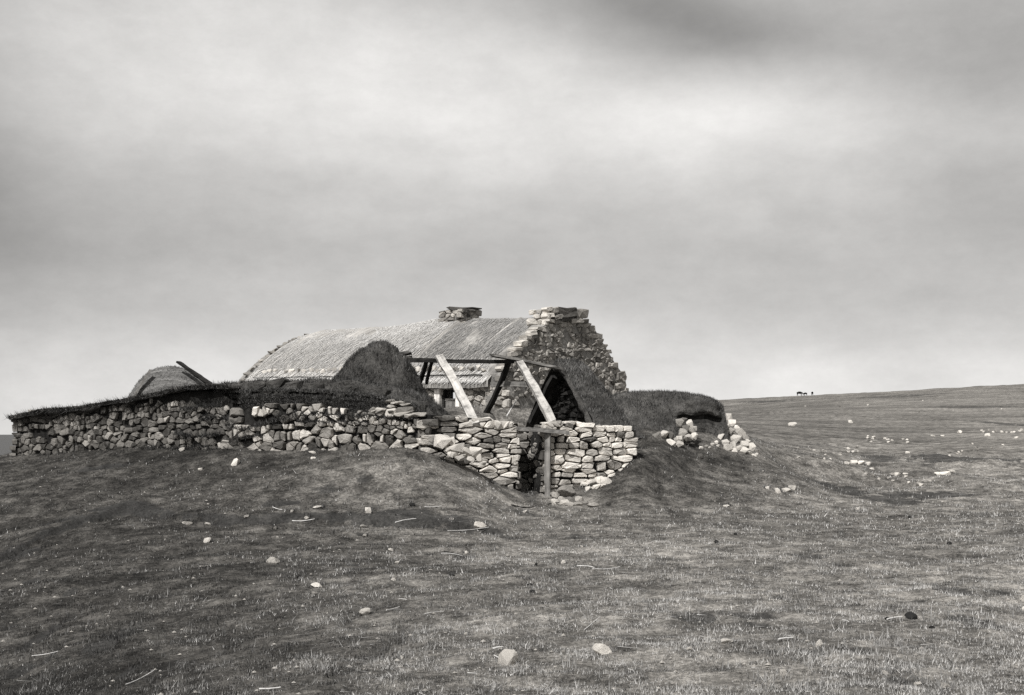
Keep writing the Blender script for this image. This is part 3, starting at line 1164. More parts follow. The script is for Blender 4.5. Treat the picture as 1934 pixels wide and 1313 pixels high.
# ------------------------------------------------------------------ the walls in front
W0 = Vector((.333, 23.6))
UD = Vector((.946, .324)).normalized()
DW = Plane(W0, UD)                                    # wall with the doorway
VD = Vector((UD.y, -UD.x))                            # towards the viewer


def yline(px, Y):
    return Vector(((px - 967) / F * Y, Y))


a0, a1, a2 = yline(30, 26.4), yline(432, 24.3), yline(812, 22.95)
LB = Plane(a0, a1 - a0)
LA = Plane(a1, a2 - a1)


def base_of(pl, pts):
    p = pl.w(*pl.st(*pts))
    return Vector((p.x, p.y, ground_at(p.x, p.y)))


# long left wall, far stretch
lw = thing('stone_wall', base_of(LB, (230, 850)), 'long low wall of dull small stones under a dark turf cap, running to the far left end', 'wall', 'dry stone walls')
pB = LB.poly([(27, 876), (29, 786), (60, 782), (110, 778), (180, 770), (250, 757), (300, 750), (340, 742), (380, 738), (415, 742), (436, 760), (440, 866), (330, 860), (200, 868)])
prism('earth_fill', LB, pB, -.06, -.9, lw, M['earth'])
rubble(LB, pB, lw, [M['stone_dull'], M['stone_dull'], M['stone_dull'], M['stone_grey']], 21, .147, .110, depth=.2, jit=.5, aniso=1.25, sag=.04, var=.75, proud=.0, gap=.005, jitter=.22, skip=lambda s, t: .05 + .2 * (s > 4.8),
       mat_fn=lambda s, t, r: M['stone_grey'] if r.random() < .07 + .25 * max(0, s / 5.0 - .45) else M['stone_dull'])
# end face of that wall, round the corner
LE = Plane(a0 - LB.n * .9, LB.n)
rubble(LE, [(.05, ground_at(a0.x, a0.y) - .2), (.05, EYE + .33), (.88, EYE + .38), (.88, ground_at(a0.x, a0.y) - .2)], lw, [M['stone_dull']], 22, .2, .14, depth=.15)
# its turf cap: overhanging sods laid end to end
r = random.Random(3)
capline = LB.poly([(26, 786), (60, 779), (95, 772), (150, 769), (200, 760), (250, 752), (300, 742), (340, 733), (385, 727), (440, 727)])
cs = np.array([p[0] for p in capline])
ct = np.array([p[1] for p in capline])
s = cs[0]
while s < cs[-1] - .1:
    wd = r.uniform(.35, .7)
    e = min(s + wd, cs[-1])
    hh = r.uniform(.10, .17)
    t0 = float(np.interp((s + e) / 2, cs, ct))
    sl = (np.interp(e, cs, ct) - np.interp(s, cs, ct)) / max(e - s, .01)
    wq = (e - s) / 2
    P = [(s - .02, t0 - hh * .6 - sl * wq), ((s + e) / 2, t0 - hh * r.uniform(.6, .9)), (e + .02, t0 - hh * .6 + sl * wq), (e + .02, t0 + sl * wq + .01), ((s + e) / 2, t0 + .02), (s - .02, t0 - sl * wq + .01)]
    stone_piece('sod', LB, P, lw, M['turf'], r, 1.0, r.uniform(.06, .16), .2, .12, .0, True)
    s = e


def cap_grass(pl, line, parent, n, off, h, seed, mat=None, tone=(.1, .55)):
    rng = np.random.default_rng(seed)
    S = np.array([p[0] for p in line])
    T = np.array([p[1] for p in line])
    s = rng.uniform(S[0], S[-1], n)
    t = np.interp(s, S, T)
    o = rng.uniform(off[0], off[1], n)
    P = np.stack([pl.o.x + pl.u.x * s + pl.n.x * o, pl.o.y + pl.u.y * s + pl.n.y * o, t - .02 - .05 * np.maximum(o, 0) - rng.uniform(0, .05, n)], -1)
    loc = WLOC[parent.name]
    dr = np.zeros((n, 3))
    k = np.clip(o / max(off[1], .01), 0, 1)
    dr[:, 0], dr[:, 1], dr[:, 2] = pl.n.x * k * .9, pl.n.y * k * .9, -k * 1.5 * rng.random(n)
    me = blades_mesh('grass', P - np.array(loc[:]), rng.uniform(h[0], h[1], n), rng.uniform(.004, .009, n), rng.uniform(tone[0], tone[1], n), mat or M['turf_grass'], rng, .8, dr)
    g = place('grass', me, parent, loc)
    tag(g, kind='stuff')
    return g


cap_grass(LB, capline, lw, 9000, (-.9, .18), (.03, .08), 8)
cap_grass(LB, capline, lw, 3500, (.06, .2), (.06, .17), 7)

# nearer left stretch with bigger stones
la = thing('stone_wall', base_of(LA, (620, 850)), 'middle stretch of rounded grey field stones below the bank of broken sods', 'wall', 'dry stone walls')
pA = LA.poly([(428, 870), (432, 790), (450, 772), (500, 768), (560, 768), (640, 774), (700, 772), (760, 778), (812, 784), (814, 862), (700, 862), (560, 868)])
prism('earth_fill', LA, pA, -.07, -.7, la, M['earth'])
rubble(LA, pA, la, [M['stone_grey']], 33, .190, .125, depth=.24, jit=.5, aniso=1.3, sag=.05, var=.8, proud=.02, gap=.007, jitter=.2, bevel=.25, skip=lambda s, t: .02 + .22 * max(0, min(1, (t - 1.80) / .25)) * (s < 3.0) + .12 * (s < .5),
       size_fn=lambda f: 1.22 - .45 * f, mat_fn=lambda s, t, r: M['stone'] if r.random() < .42 - .1 * (t - 1.3) else (M['stone_grey'] if r.random() < .75 else M['stone_dull']))

for k, (ln, n_) in enumerate([([(428, 800), (470, 806), (520, 790), (560, 786)], 1500), ([(520, 781), (600, 779), (700, 784), (790, 786)], 2600), ([(560, 792), (620, 794), (700, 796)], 900), ([(436, 826), (470, 822), (500, 818)], 700), ([(430, 845), (450, 850), (470, 856)], 500), ([(440, 858), (560, 862), (700, 858), (810, 855)], 2500)]):
    cap_grass(LA, LA.poly(ln), la, n_, (-.08, .07), (.04, .11), 300 + k)
for k, (ln, n_) in enumerate([([(330, 815), (370, 822), (420, 815)], 1500), ([(270, 842), (330, 846), (390, 842), (434, 850)], 2200), ([(380, 790), (410, 784), (434, 790)], 900), ([(340, 772), (380, 765), (420, 762)], 900), ([(30, 862), (130, 856), (240, 848)], 1500)]):
    cap_grass(LB, LB.poly(ln), lw, n_, (-.08, .07), (.04, .12), 320 + k)

# wall with the doorway: left and right of the gap
dw = thing('doorway_wall', base_of(DW, (1000, 930)), 'bright coursed stone front wall with a narrow open doorway', 'wall', 'dry stone walls')
sL = DW.st(979, 850)[0]
sR = DW.st(1025, 850)[0]
pL = DW.poly([(806, 862), (808, 788), (840, 788), (868, 786), (905, 791), (950, 800), (979, 806), (979, 925), (940, 922), (890, 895), (840, 868)])
pR = DW.poly([(1021, 965), (1021, 808), (1045, 801), (1085, 799), (1140, 804), (1180, 809), (1204, 813), (1206, 866), (1180, 895), (1150, 915), (1135, 940), (1128, 968)])
prism('earth_fill', DW, pL, -.07, -.55, dw, M['earth'])
prism('earth_fill', DW, pR, -.07, -.55, dw, M['earth'])


def dmat(s, t, r):
    k = r.random()
    if s < -1.0:
        return M['stone'] if k < .35 else M['stone_grey']
    return M['stone_white'] if k < .46 else (M['stone'] if k < .92 else M['stone_grey'])


rubble(DW, pL, dw, None, 41, .30, .105, depth=.4, jit=.24, aniso=2.2, var=.7, proud=.03, gap=.010, bevel=.2, jitter=.10, clips=[(1, 0, sL)], mat_fn=dmat, sag=.012)
rubble(DW, pR, dw, None, 42, .27, .100, depth=.4, jit=.24, aniso=2.1, var=.7, proud=.03, gap=.010, bevel=.2, jitter=.11, clips=[(-1, 0, -sR), (1, 0, DW.st(1207, 840)[0])], mat_fn=dmat, sag=.012)
# jamb faces
JL = Plane(DW.o + DW.u * sL, -DW.n)
rubble(JL, [(.0, .35), (.0, 1.75), (.52, 1.78), (.52, .35)], dw, [M['stone_grey'], M['stone']], 43, .24, .12, depth=.08, proud=.03)
JR = Plane(DW.o + DW.u * sR - DW.n * .55, DW.n)
rubble(JR, [(.0, .3), (.0, 1.75), (.52, 1.78), (.52, .3)], dw, [M['stone_dull'], M['stone_grey']], 44, .24, .12, depth=.08, proud=.03)
# loose stones along the top of the wall
r = random.Random(12)
for px, row, w_, h_, mt in [(868, 789, 18, 9, 'stone'), (880, 793, 16, 8, 'stone_white'), (893, 797, 20, 9, 'stone'), (912, 797, 16, 9, 'stone_white'), (927, 796, 22, 19, 'stone_white'), (944, 801, 18, 14, 'stone_white'),
                            (958, 802, 18, 12, 'stone'), (968, 806, 16, 9, 'stone_white'), (977, 808, 10, 9, 'stone'), (938, 806, 16, 8, 'stone'), (1037, 802, 24, 9, 'stone_white'), (1052, 799, 22, 8, 'stone'), (1068, 800, 16, 8, 'stone_white'),
                            (1082, 798, 20, 9, 'stone'), (1094, 799, 14, 8, 'stone_white'), (1106, 802, 18, 8, 'stone'), (1120, 804, 16, 7, 'stone'), (1133, 806, 18, 8, 'stone'), (1150, 807, 20, 8, 'stone'), (1166, 809, 18, 8, 'stone_grey'),
                            (1186, 812, 26, 9, 'stone'), (850, 788, 20, 8, 'stone_grey'), (830, 790, 22, 8, 'stone_grey'), (1030, 808, 14, 7, 'stone')]:
    s, t = DW.st(px, row)
    k = 23.6 / F
    rock('stone', DW.w(s, t - h_ * k * .55, -.12 + r.uniform(-.1, .06)), (w_ * k * 1.05, .28, h_ * k * 1.15), r.randint(0, 999), M[mt], dw, 2, DW.rz + r.uniform(-.3, .3))

# dark inner wall seen through the doorway
IW = DW.shifted(-.75)
iw = thing('inner_wall', base_of(IW, (1000, 900)), 'dark stones of the inner wall seen through the doorway', 'wall', 'dry stone walls')
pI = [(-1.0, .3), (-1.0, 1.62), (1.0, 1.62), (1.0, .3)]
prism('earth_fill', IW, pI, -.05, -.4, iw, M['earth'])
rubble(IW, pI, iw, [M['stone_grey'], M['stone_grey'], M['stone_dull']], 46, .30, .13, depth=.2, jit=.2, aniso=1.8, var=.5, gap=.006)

# doorway timber: lintel board and the post that props it
p0 = DW.w(*DW.st(974, 810), .14)
p1 = DW.w(*DW.st(1068, 818), .18)
lt = beam('lintel', p0, p1, .16, .075, M['wood_grey'], None, 5, 0, .9, .006)
tag(lt, 'weathered flat lintel board lying across the narrow doorway', 'lintel')
p0 = DW.w(*DW.st(1029, 957), .17)
p1 = DW.w(*DW.st(1030, 817), .15)
ps = beam('door_post', p0, p1, .105, .09, M['wood_grey'], None, 6, 0, .95, .008)
tag(ps, 'upright grey post propping the lintel at the doorway', 'post')

# ------------------------------------------------------------------ bank of broken sods above the middle stretch
SB = LA.shifted(-.38)
sb = thing('sod_bank', base_of(SB, (600, 780)), 'dark bank of cracked turf sods on top of the middle stone stretch', 'turf bank')
skyl = SB.poly([(395, 770), (402, 727), (440, 725), (500, 722), (560, 719), (610, 717), (660, 720), (720, 728), (765, 740), (795, 757), (815, 778), (832, 796)])
mound('bank', SB, skyl, (.12, 1.6), M['turf'], sb, 51, 34, 150, 3.0, .10, grass=22000, gh=(.03, .07), gtone=(.05, .5))
pS = SB.poly([(430, 800), (410, 760), (440, 732), (500, 727), (560, 725), (640, 728), (700, 733), (750, 742), (790, 762), (812, 790), (760, 785), (640, 778), (520, 775), (470, 778)])
rubble(SB.shifted(.14), pS, sb, [M['sod'], M['sod'], M['turf']], 52, .40, .135, 'sod', depth=.3, jit=.5, aniso=1.7, var=.8, proud=-.01, gap=.004, bevel=.2, jitter=.3, sag=.1, skip=.2)
cap_grass(SB.shifted(.18), SB.poly([(430, 768), (520, 766), (600, 768), (700, 770), (800, 780)]), sb, 5000, (-.05, .15), (.03, .08), 9)
cap_grass(SB.shifted(.2), SB.poly([(420, 738), (520, 733), (600, 735), (700, 742), (790, 760)]), sb, 4000, (-.1, .12), (.03, .08), 11, tone=(.1, .7))
cap_grass(SB.shifted(.2), SB.poly([(420, 758), (520, 755), (600, 757), (700, 762), (800, 775)]), sb, 4000, (-.1, .12), (.03, .08), 12, tone=(.05, .6))
cap_grass(SB.shifted(.18), SB.poly([(420, 748), (520, 745), (600, 747), (700, 752), (800, 765)]), sb, 5000, (-.1, .1), (.03, .07), 10, tone=(.1, .7))

# a low shelf of pale flat stones breaking out of that bank
ss = thing('stone_heap', SB.w(*SB.st(768, 772), .2), 'few pale flat stones bedded in the turf bank just left of the doorway wall', 'stones', 'heaps of fallen stones')
r = random.Random(7)
for px, row, w_, h_ in [(748, 758, 22, 6), (762, 762, 26, 6), (778, 765, 22, 6), (752, 768, 18, 5), (735, 780, 22, 8), (755, 778, 14, 6), (775, 783, 34, 9), (792, 786, 24, 8), (806, 784, 28, 7), (722, 778, 18, 7)]:
    s, t = SB.st(px, row)
    k = 23.4 / F
    rock('stone', SB.w(s, t, .22 + .012 * (row - 758) * .5), (w_ * k, .22, h_ * k * 1.2), r.randint(0, 999), M[r.choice(['stone', 'stone_grey'])], ss, 2, SB.rz + r.uniform(-.2, .2), .1, False)

# ------------------------------------------------------------------ left turf gable (round outside hump)
LG = Plane(Vector((-2.62, 25.5)), UD)
lg = thing('turf_gable', base_of(LG, (720, 740)), 'tall rounded dark turf hump at the left end of the roofless bay', 'turf gable', 'turf gables of the ruin')
hump = LG.poly([(612, 760), (628, 722), (645, 700), (662, 677), (685, 656), (705, 647), (722, 645), (738, 651), (752, 664), (770, 688), (784, 710), (800, 740), (820, 772), (842, 800)])
mound('hump', LG, hump, (1.15, 1.3), M['turf'], lg, 61, 44, 110, 1.9, .11, grass=21000, gh=(.03, .07), gtone=(.0, .42), base_drop=.2)
c = LG.w(*LG.st(769, 667), -.15)
for k, (dx, dz, sx, sz) in enumerate([(0, 0, .26, .10), (.05, -.10, .22, .11), (-.02, -.2, .2, .1)]):
    rock('sod', c + Vector((dx, 0, dz)), (sx, .3, sz), 70 + k, M['turf'], lg, 2, 0, .1, False)

# ------------------------------------------------------------------ right turf gable: thick tent of sods with its dark inner face
APX = yline(1052, 27.2)
APZ = at(1052, 680, 27.2).z


def build_right_gable():
    root = thing('turf_gable', (APX.x, APX.y, ground_at(APX.x, APX.y)), 'steep turf gable with its dark layered inner face towards the rafters', 'turf gable', 'turf gables of the ruin')
    na, nb = 60, 22
    rng = np.random.default_rng(5)
    zb = 1.55
    H = APZ - zb
    half = 2.38

    def prof(c):                                     # c -1..1 across; height above zb
        a = np.abs(c)
        return H * (1 - a ** 1.25) * (1 - .0 * a)

    c = np.linspace(-1, 1, na)
    V, FI = [], []
    # outer skin: from the rim (d=0) back over the thickness (rounded at the far end)
    dl = np.linspace(0, 1, nb)
    C, D = np.meshgrid(c, dl)
    Lh = 1.0
    shrink = np.where(D > .35, np.sqrt(np.maximum(1 - ((D - .35) / .65) ** 2.2, 0)), 1.0)
    Zh = prof(C) * (.35 + .65 * shrink) * np.clip(shrink * 1.6, 0, 1)
    a = half * C * (1.0 - .0 * D)
    X = APX.x + VD.x * a + UD.x * (D * Lh)
    Y = APX.y + VD.y * a + UD.y * (D * Lh)
    Z = zb + Zh
    nz = fbm(X * 2.6, Y * 2.6, Z * 2.6, seed=77, octs=4, gain=.6)
    nf = fbm(X * 9, Y * 9, Z * 9, seed=79, octs=3, gain=.6)
    Z = Z + .09 * nz + .035 * nf
    X = X + UD.x * .05 * nz + VD.x * .04 * nf
    Y = Y + VD.y * .04 * nf
    outer = np.stack([X, Y, Z], -1).reshape(-1, 3)
    me = big_mesh('turf_skin', outer - np.array(WLOC[root.name][:]), grid_faces(nb, na), M['turf'], True)
    place('turf_skin', me, root, WLOC[root.name])
    # rim: broken edge of the sod roof, thickness inwards
    rt = .17
    cin = c * .94
    inner = prof(c) - rt
    rows = []
    for kk, (ins, dep, zz) in enumerate([(0, 0, 0), (.35, -.05, 0), (.75, -.03, 0), (1.0, .05, 0), (1.0, .45, 0)]):
        aa = half * (c * (1 - ins) + cin * ins)
        zh = prof(c) * (1 - ins) + np.maximum(inner, -.4) * ins
        jit = .05 * vnoise(aa * 5, zh * 5, seed=kk) if kk else 0
        rows.append(np.stack([APX.x + VD.x * aa + UD.x * (dep + jit), APX.y + VD.y * aa + UD.y * (dep + jit), zb + zh + .07 * np.interp(np.arange(na), np.arange(na), nz[0]) * (1 - ins)], -1))
    R = np.stack(rows)[:, na // 2 - 3:]
    me = big_mesh('roof_edge', R.reshape(-1, 3) - np.array(WLOC[root.name][:]), grid_faces(len(rows), R.shape[1]), M['turf'], True)
    place('roof_edge', me, root, WLOC[root.name])
    # the inner face, set back under the roof edge: courses of black peat sods
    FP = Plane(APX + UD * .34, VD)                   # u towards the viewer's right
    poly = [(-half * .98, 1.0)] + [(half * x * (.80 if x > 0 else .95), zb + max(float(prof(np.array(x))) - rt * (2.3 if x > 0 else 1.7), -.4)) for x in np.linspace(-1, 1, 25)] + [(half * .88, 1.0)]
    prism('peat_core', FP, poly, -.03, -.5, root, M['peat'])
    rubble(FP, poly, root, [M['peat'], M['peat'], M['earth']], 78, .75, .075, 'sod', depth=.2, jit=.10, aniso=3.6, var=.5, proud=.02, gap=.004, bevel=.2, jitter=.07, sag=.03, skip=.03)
    P, nn = sample_surface(outer, grid_faces(nb, na), 21000, rng)
    P = P[fbm(P[:, 0] * 2.6, P[:, 1] * 2.6, P[:, 2] * 2.6, seed=33, octs=4, gain=.65) > rng.uniform(-.45, .15, len(P))]
    n = len(P)
    gm = blades_mesh('grass', P - np.array(WLOC[root.name][:]), rng.uniform(.03, .10, n), rng.uniform(.004, .009, n), rng.uniform(.08, .62, n) + .4 * fbm(P[:, 0] * 2, P[:, 1] * 2, P[:, 2] * 2, seed=3, octs=3), M['turf_grass'], rng, .8)
    tag(place('grass', gm, root, WLOC[root.name]), kind='stuff')


build_right_gable()

# ------------------------------------------------------------------ timbers of the fallen roof
def ridge_at(px, row, lift=0.0):
    pl = Plane(yline(978, 26.4), UD)
    s, t = pl.st(px, row)
    return pl.w(s, t + lift)


tb = beam('ridge_pole', ridge_at(766, 680), ridge_at(968, 683), .10, .085, M['wood_dark'], None, 15, 0, .95, .004, 9)
tag(tb, 'long dark horizontal ridge pole between the two turf gables', 'roof timber', 'timbers of the fallen roof')
tb = beam('ridge_board', ridge_at(928, 671) + Vector((VD.x, VD.y, 0)) * .05, ridge_at(1058, 697) + Vector((VD.x, VD.y, 0)) * .02, .24, .055, M['wood_grey'], None, 16, 0, .95, .004)
tag(tb, 'short flat board sloping from the rafter tops onto the right turf gable', 'roof timber', 'timbers of the fallen roof')
foot = DW.w(*DW.st(897, 803), .03)
tb = beam('rafter', ridge_at(826, 673) + Vector((VD.x, VD.y, 0)) * .12, foot, .16, .10, M['wood_pale'], None, 17, .35, 1.05, .006)
tag(tb, 'broad pale bleached rafter, the left of the two pale ones', 'roof timber', 'timbers of the fallen roof')
foot = DW.w(*DW.st(1048, 799), -.12)
tb = beam('rafter', ridge_at(979, 683) + Vector((VD.x, VD.y, 0)) * .06, foot, .135, .10, M['wood_pale'], None, 18, .2, 1.15, .006)
tag(tb, 'slender pale rafter running down to the wall top right of the doorway', 'roof timber', 'timbers of the fallen roof')
bp = DW.shifted(-4.6)
tb = beam('rafter', ridge_at(962, 684) + Vector((VD.x, VD.y, 0)) * -.05, bp.w(*bp.st(908, 800)), .14, .13, M['wood_dark'], None, 19, 0, 1.05, .006, round_=True)
tag(tb, 'dark round rafter leaning away behind the crossing of the timbers', 'roof timber', 'timbers of the fallen roof')
for k, (x0, x1, lb) in enumerate([(806, 792, 'short dark rafter beside the left turf hump, the outer of a close pair'), (817, 805, 'thin dark rafter just left of the broad pale one, inner of a close pair')]):
    bq = DW.shifted(-3.5)
    tb = beam('rafter', ridge_at(x0, 682) + Vector((VD.x, VD.y, 0)) * -.04, bq.w(*bq.st(x1, 724)), .08 - .02 * k, .08, M['wood_dark'], None, 20 + k, 0, 1, .004)
    tag(tb, lb, 'roof timber', 'timbers of the fallen roof')
cp = Plane(yline(978, 26.4) + VD * -.05, UD)
b0, b1 = at(928, 727, 27.3), at(1012, 727, 25.7)
tb = beam('collar_beam', b0, b1, .06, .11, M['wood_grey'], None, 23, 0, 1, .004)
tag(tb, 'grey collar beam joining the dark rafter to the slender pale one', 'roof timber', 'timbers of the fallen roof')
tb = beam('rafter', at(1046, 712, 27.6), at(1003, 800, 28.6), .14, .10, M['wood_dark'], None, 24, 0, 1, .004)
tag(tb, 'dark rafter leaning inside the shadow of the right turf gable', 'roof timber', 'timbers of the fallen roof')
tb = beam('stick', at(957, 786, 26.6), at(975, 757, 27.2), .03, .03, M['straw'], None, 25, 0, .7, .01, round_=True)
tag(tb, 'thin pale stick leaning on the grass bank inside the ruin', 'stick')

# ------------------------------------------------------------------ thatched hut showing over the left wall
HP = Plane(yline(320, 29.5), Vector((1, .18)))
hut = thing('thatched_hut', base_of(HP, (320, 760)), 'low round thatched roof rising behind the far left wall', 'hut')
hutline = HP.poly([(232, 780), (243, 750), (256, 728), (272, 708), (290, 697), (310, 691), (330, 690), (348, 695), (366, 705), (384, 718), (400, 730), (420, 750), (430, 780)])


def build_hut():
    S = np.array([p[0] for p in hutline])
    T = np.array([p[1] for p in hutline])
    na, nb = 60, 22
    s = np.linspace(S[0], S[-1], na)
    t = np.convolve(np.pad(np.interp(s, S, T), 2, mode='edge'), np.ones(5) / 5, 'valid')
    b = np.sin(np.linspace(-1, 1, nb) * math.pi / 2)
    SS, BB = np.meshgrid(s, b)
    DD = np.where(BB < 0, .9, 2.5) * BB
    X = HP.o.x + HP.u.x * SS - HP.n.x * DD
    Y = HP.o.y + HP.u.y * SS - HP.n.y * DD
    z0 = 1.6
    Z = z0 + np.maximum(t[None] - z0, 0) * np.clip(1 - np.abs(BB) ** 2.0, 0, 1) ** .5
    Z = Z + .07 * fbm(X * 1.8, Y * 1.8, Z * 1.8, seed=91, octs=3) + .04 * fbm(X * 6, Y * 6, Z * 6, seed=90, octs=3)
    V = np.stack([X, Y, Z], -1).reshape(-1, 3)
    me = big_mesh('thatch', V - np.array(WLOC[hut.name][:]), grid_faces(nb, na), M['hut_thatch'], True)
    th = place('thatch', me, hut, WLOC[hut.name])
    rng = np.random.default_rng(91)
    P, nn = sample_surface(V, grid_faces(nb, na), 9000, rng)
    n = len(P)
    gm = blades_mesh('straw', P - np.array(WLOC[hut.name][:]), rng.uniform(.04, .12, n), rng.uniform(.004, .008, n), rng.uniform(.1, .75, n), M['turf_grass'], rng, .95, np.array([0, 0, -.5]))
    tag(place('straw', gm, th, WLOC[hut.name]), kind='stuff')


def hut_mat():
    m, nt, b = new_mat('grey_thatch')
    geo = nt.nodes.new('ShaderNodeNewGeometry')
    mp = nt.nodes.new('ShaderNodeMapping')
    c = HP.w(0, 1.7)
    mp.inputs['Location'].default_value = (-c.x - .2, 0, -1.2)
    nt.links.new(geo.outputs['Position'], mp.inputs[0])
    sx = nt.nodes.new('ShaderNodeSeparateXYZ')
    nt.links.new(mp.outputs[0], sx.inputs[0])
    rr = math_node(nt, 'SQRT', math_node(nt, 'ADD', math_node(nt, 'POWER', math_node(nt, 'ABSOLUTE', sx.outputs['X']), 2.0), math_node(nt, 'POWER', sx.outputs['Z'], 2.0)))
    cb = nt.nodes.new('ShaderNodeCombineXYZ')
    nt.links.new(math_node(nt, 'MULTIPLY', rr, 14.0), cb.inputs[0])
    nt.links.new(math_node(nt, 'MULTIPLY', math_node(nt, 'ARCTAN2', sx.outputs['Z'], sx.outputs['X']), 1.2), cb.inputs[1])
    n1 = noise_node(nt, 1.0, 6, .7, cb.outputs[0])
    n2 = noise_node(nt, 22, 4, .7, geo.outputs['Position'])
    mx = math_node(nt, 'ADD', math_node(nt, 'MULTIPLY', n1, .65), math_node(nt, 'MULTIPLY', n2, .35))
    nt.links.new(ramp_node(nt, mx, [(.36, .05), (.5, .13), (.64, .27)]), b.inputs['Base Color'])
    nt.links.new(bump_node(nt, mx, 1.0, .05), b.inputs['Normal'])
    return m


M['hut_thatch'] = hut_mat()
build_hut()
for k, (pa, pb, w_, lb) in enumerate([((283, 700), (250, 756), .10, 'grey plank resting on the left slope of the round thatched roof'),
                                      ((337, 684), (400, 726), .11, 'long dark plank sticking out over the right slope of the round thatched roof'),
                                      ((345, 690), (398, 728), .07, 'short dark plank lying against the longer one on the round thatched roof')]):
    a, b = HP.shifted(.55 - .08 * k), HP.shifted(.75 - .08 * k)
    tb = beam('plank', a.w(*a.st(*pa)), b.w(*b.st(*pb)), w_, .05, M['wood_grey'] if k == 0 else M['wood_dark'], None, 30 + k, .3, 1, .004)
    tag(tb, lb, 'plank', 'planks weighting the round thatched roof')

# ================================================================== COTTAGE
C0 = yline(948, 31.0)
LC = Vector((-8, 7)).normalized()
GC = Vector((LC.y, -LC.x))                            # along the gable, to the right and away
CLEN, CW = 10.65, 5.05
ct_root = thing('cottage', (C0.x, C0.y, 1.6), 'long low thatched stone cottage with two squat chimneys', 'cottage')


def cot(p, g, z):
    q = C0 + LC * p + GC * g
    return Vector((q.x, q.y, z))


ZR0, ZR1, ZE0, ZE1 = 4.80, 4.88, 2.97, 3.20


def roof_z(p, q):
    f = p / CLEN
    zr = np.interp(p, [0, .66, 2.0, 3.3, 4.3, 4.9, 5.8, 6.8, 8.0, 9.4, 10.4], [4.76, 4.79, 4.87, 4.94, 4.98, 4.97, 4.89, 4.85, 4.87, 4.90, 4.90])
    ze = ZE0 + (ZE1 - ZE0) * f
    a = np.abs(q)
    cv = .72 - .34 * f
    zr = zr - .08 * np.clip((np.asarray(p) - (CLEN - 1.0)) / .8, 0, 1) ** 2
    return zr - (zr - ze) * (cv * a + (1 - cv) * a ** 2.1)


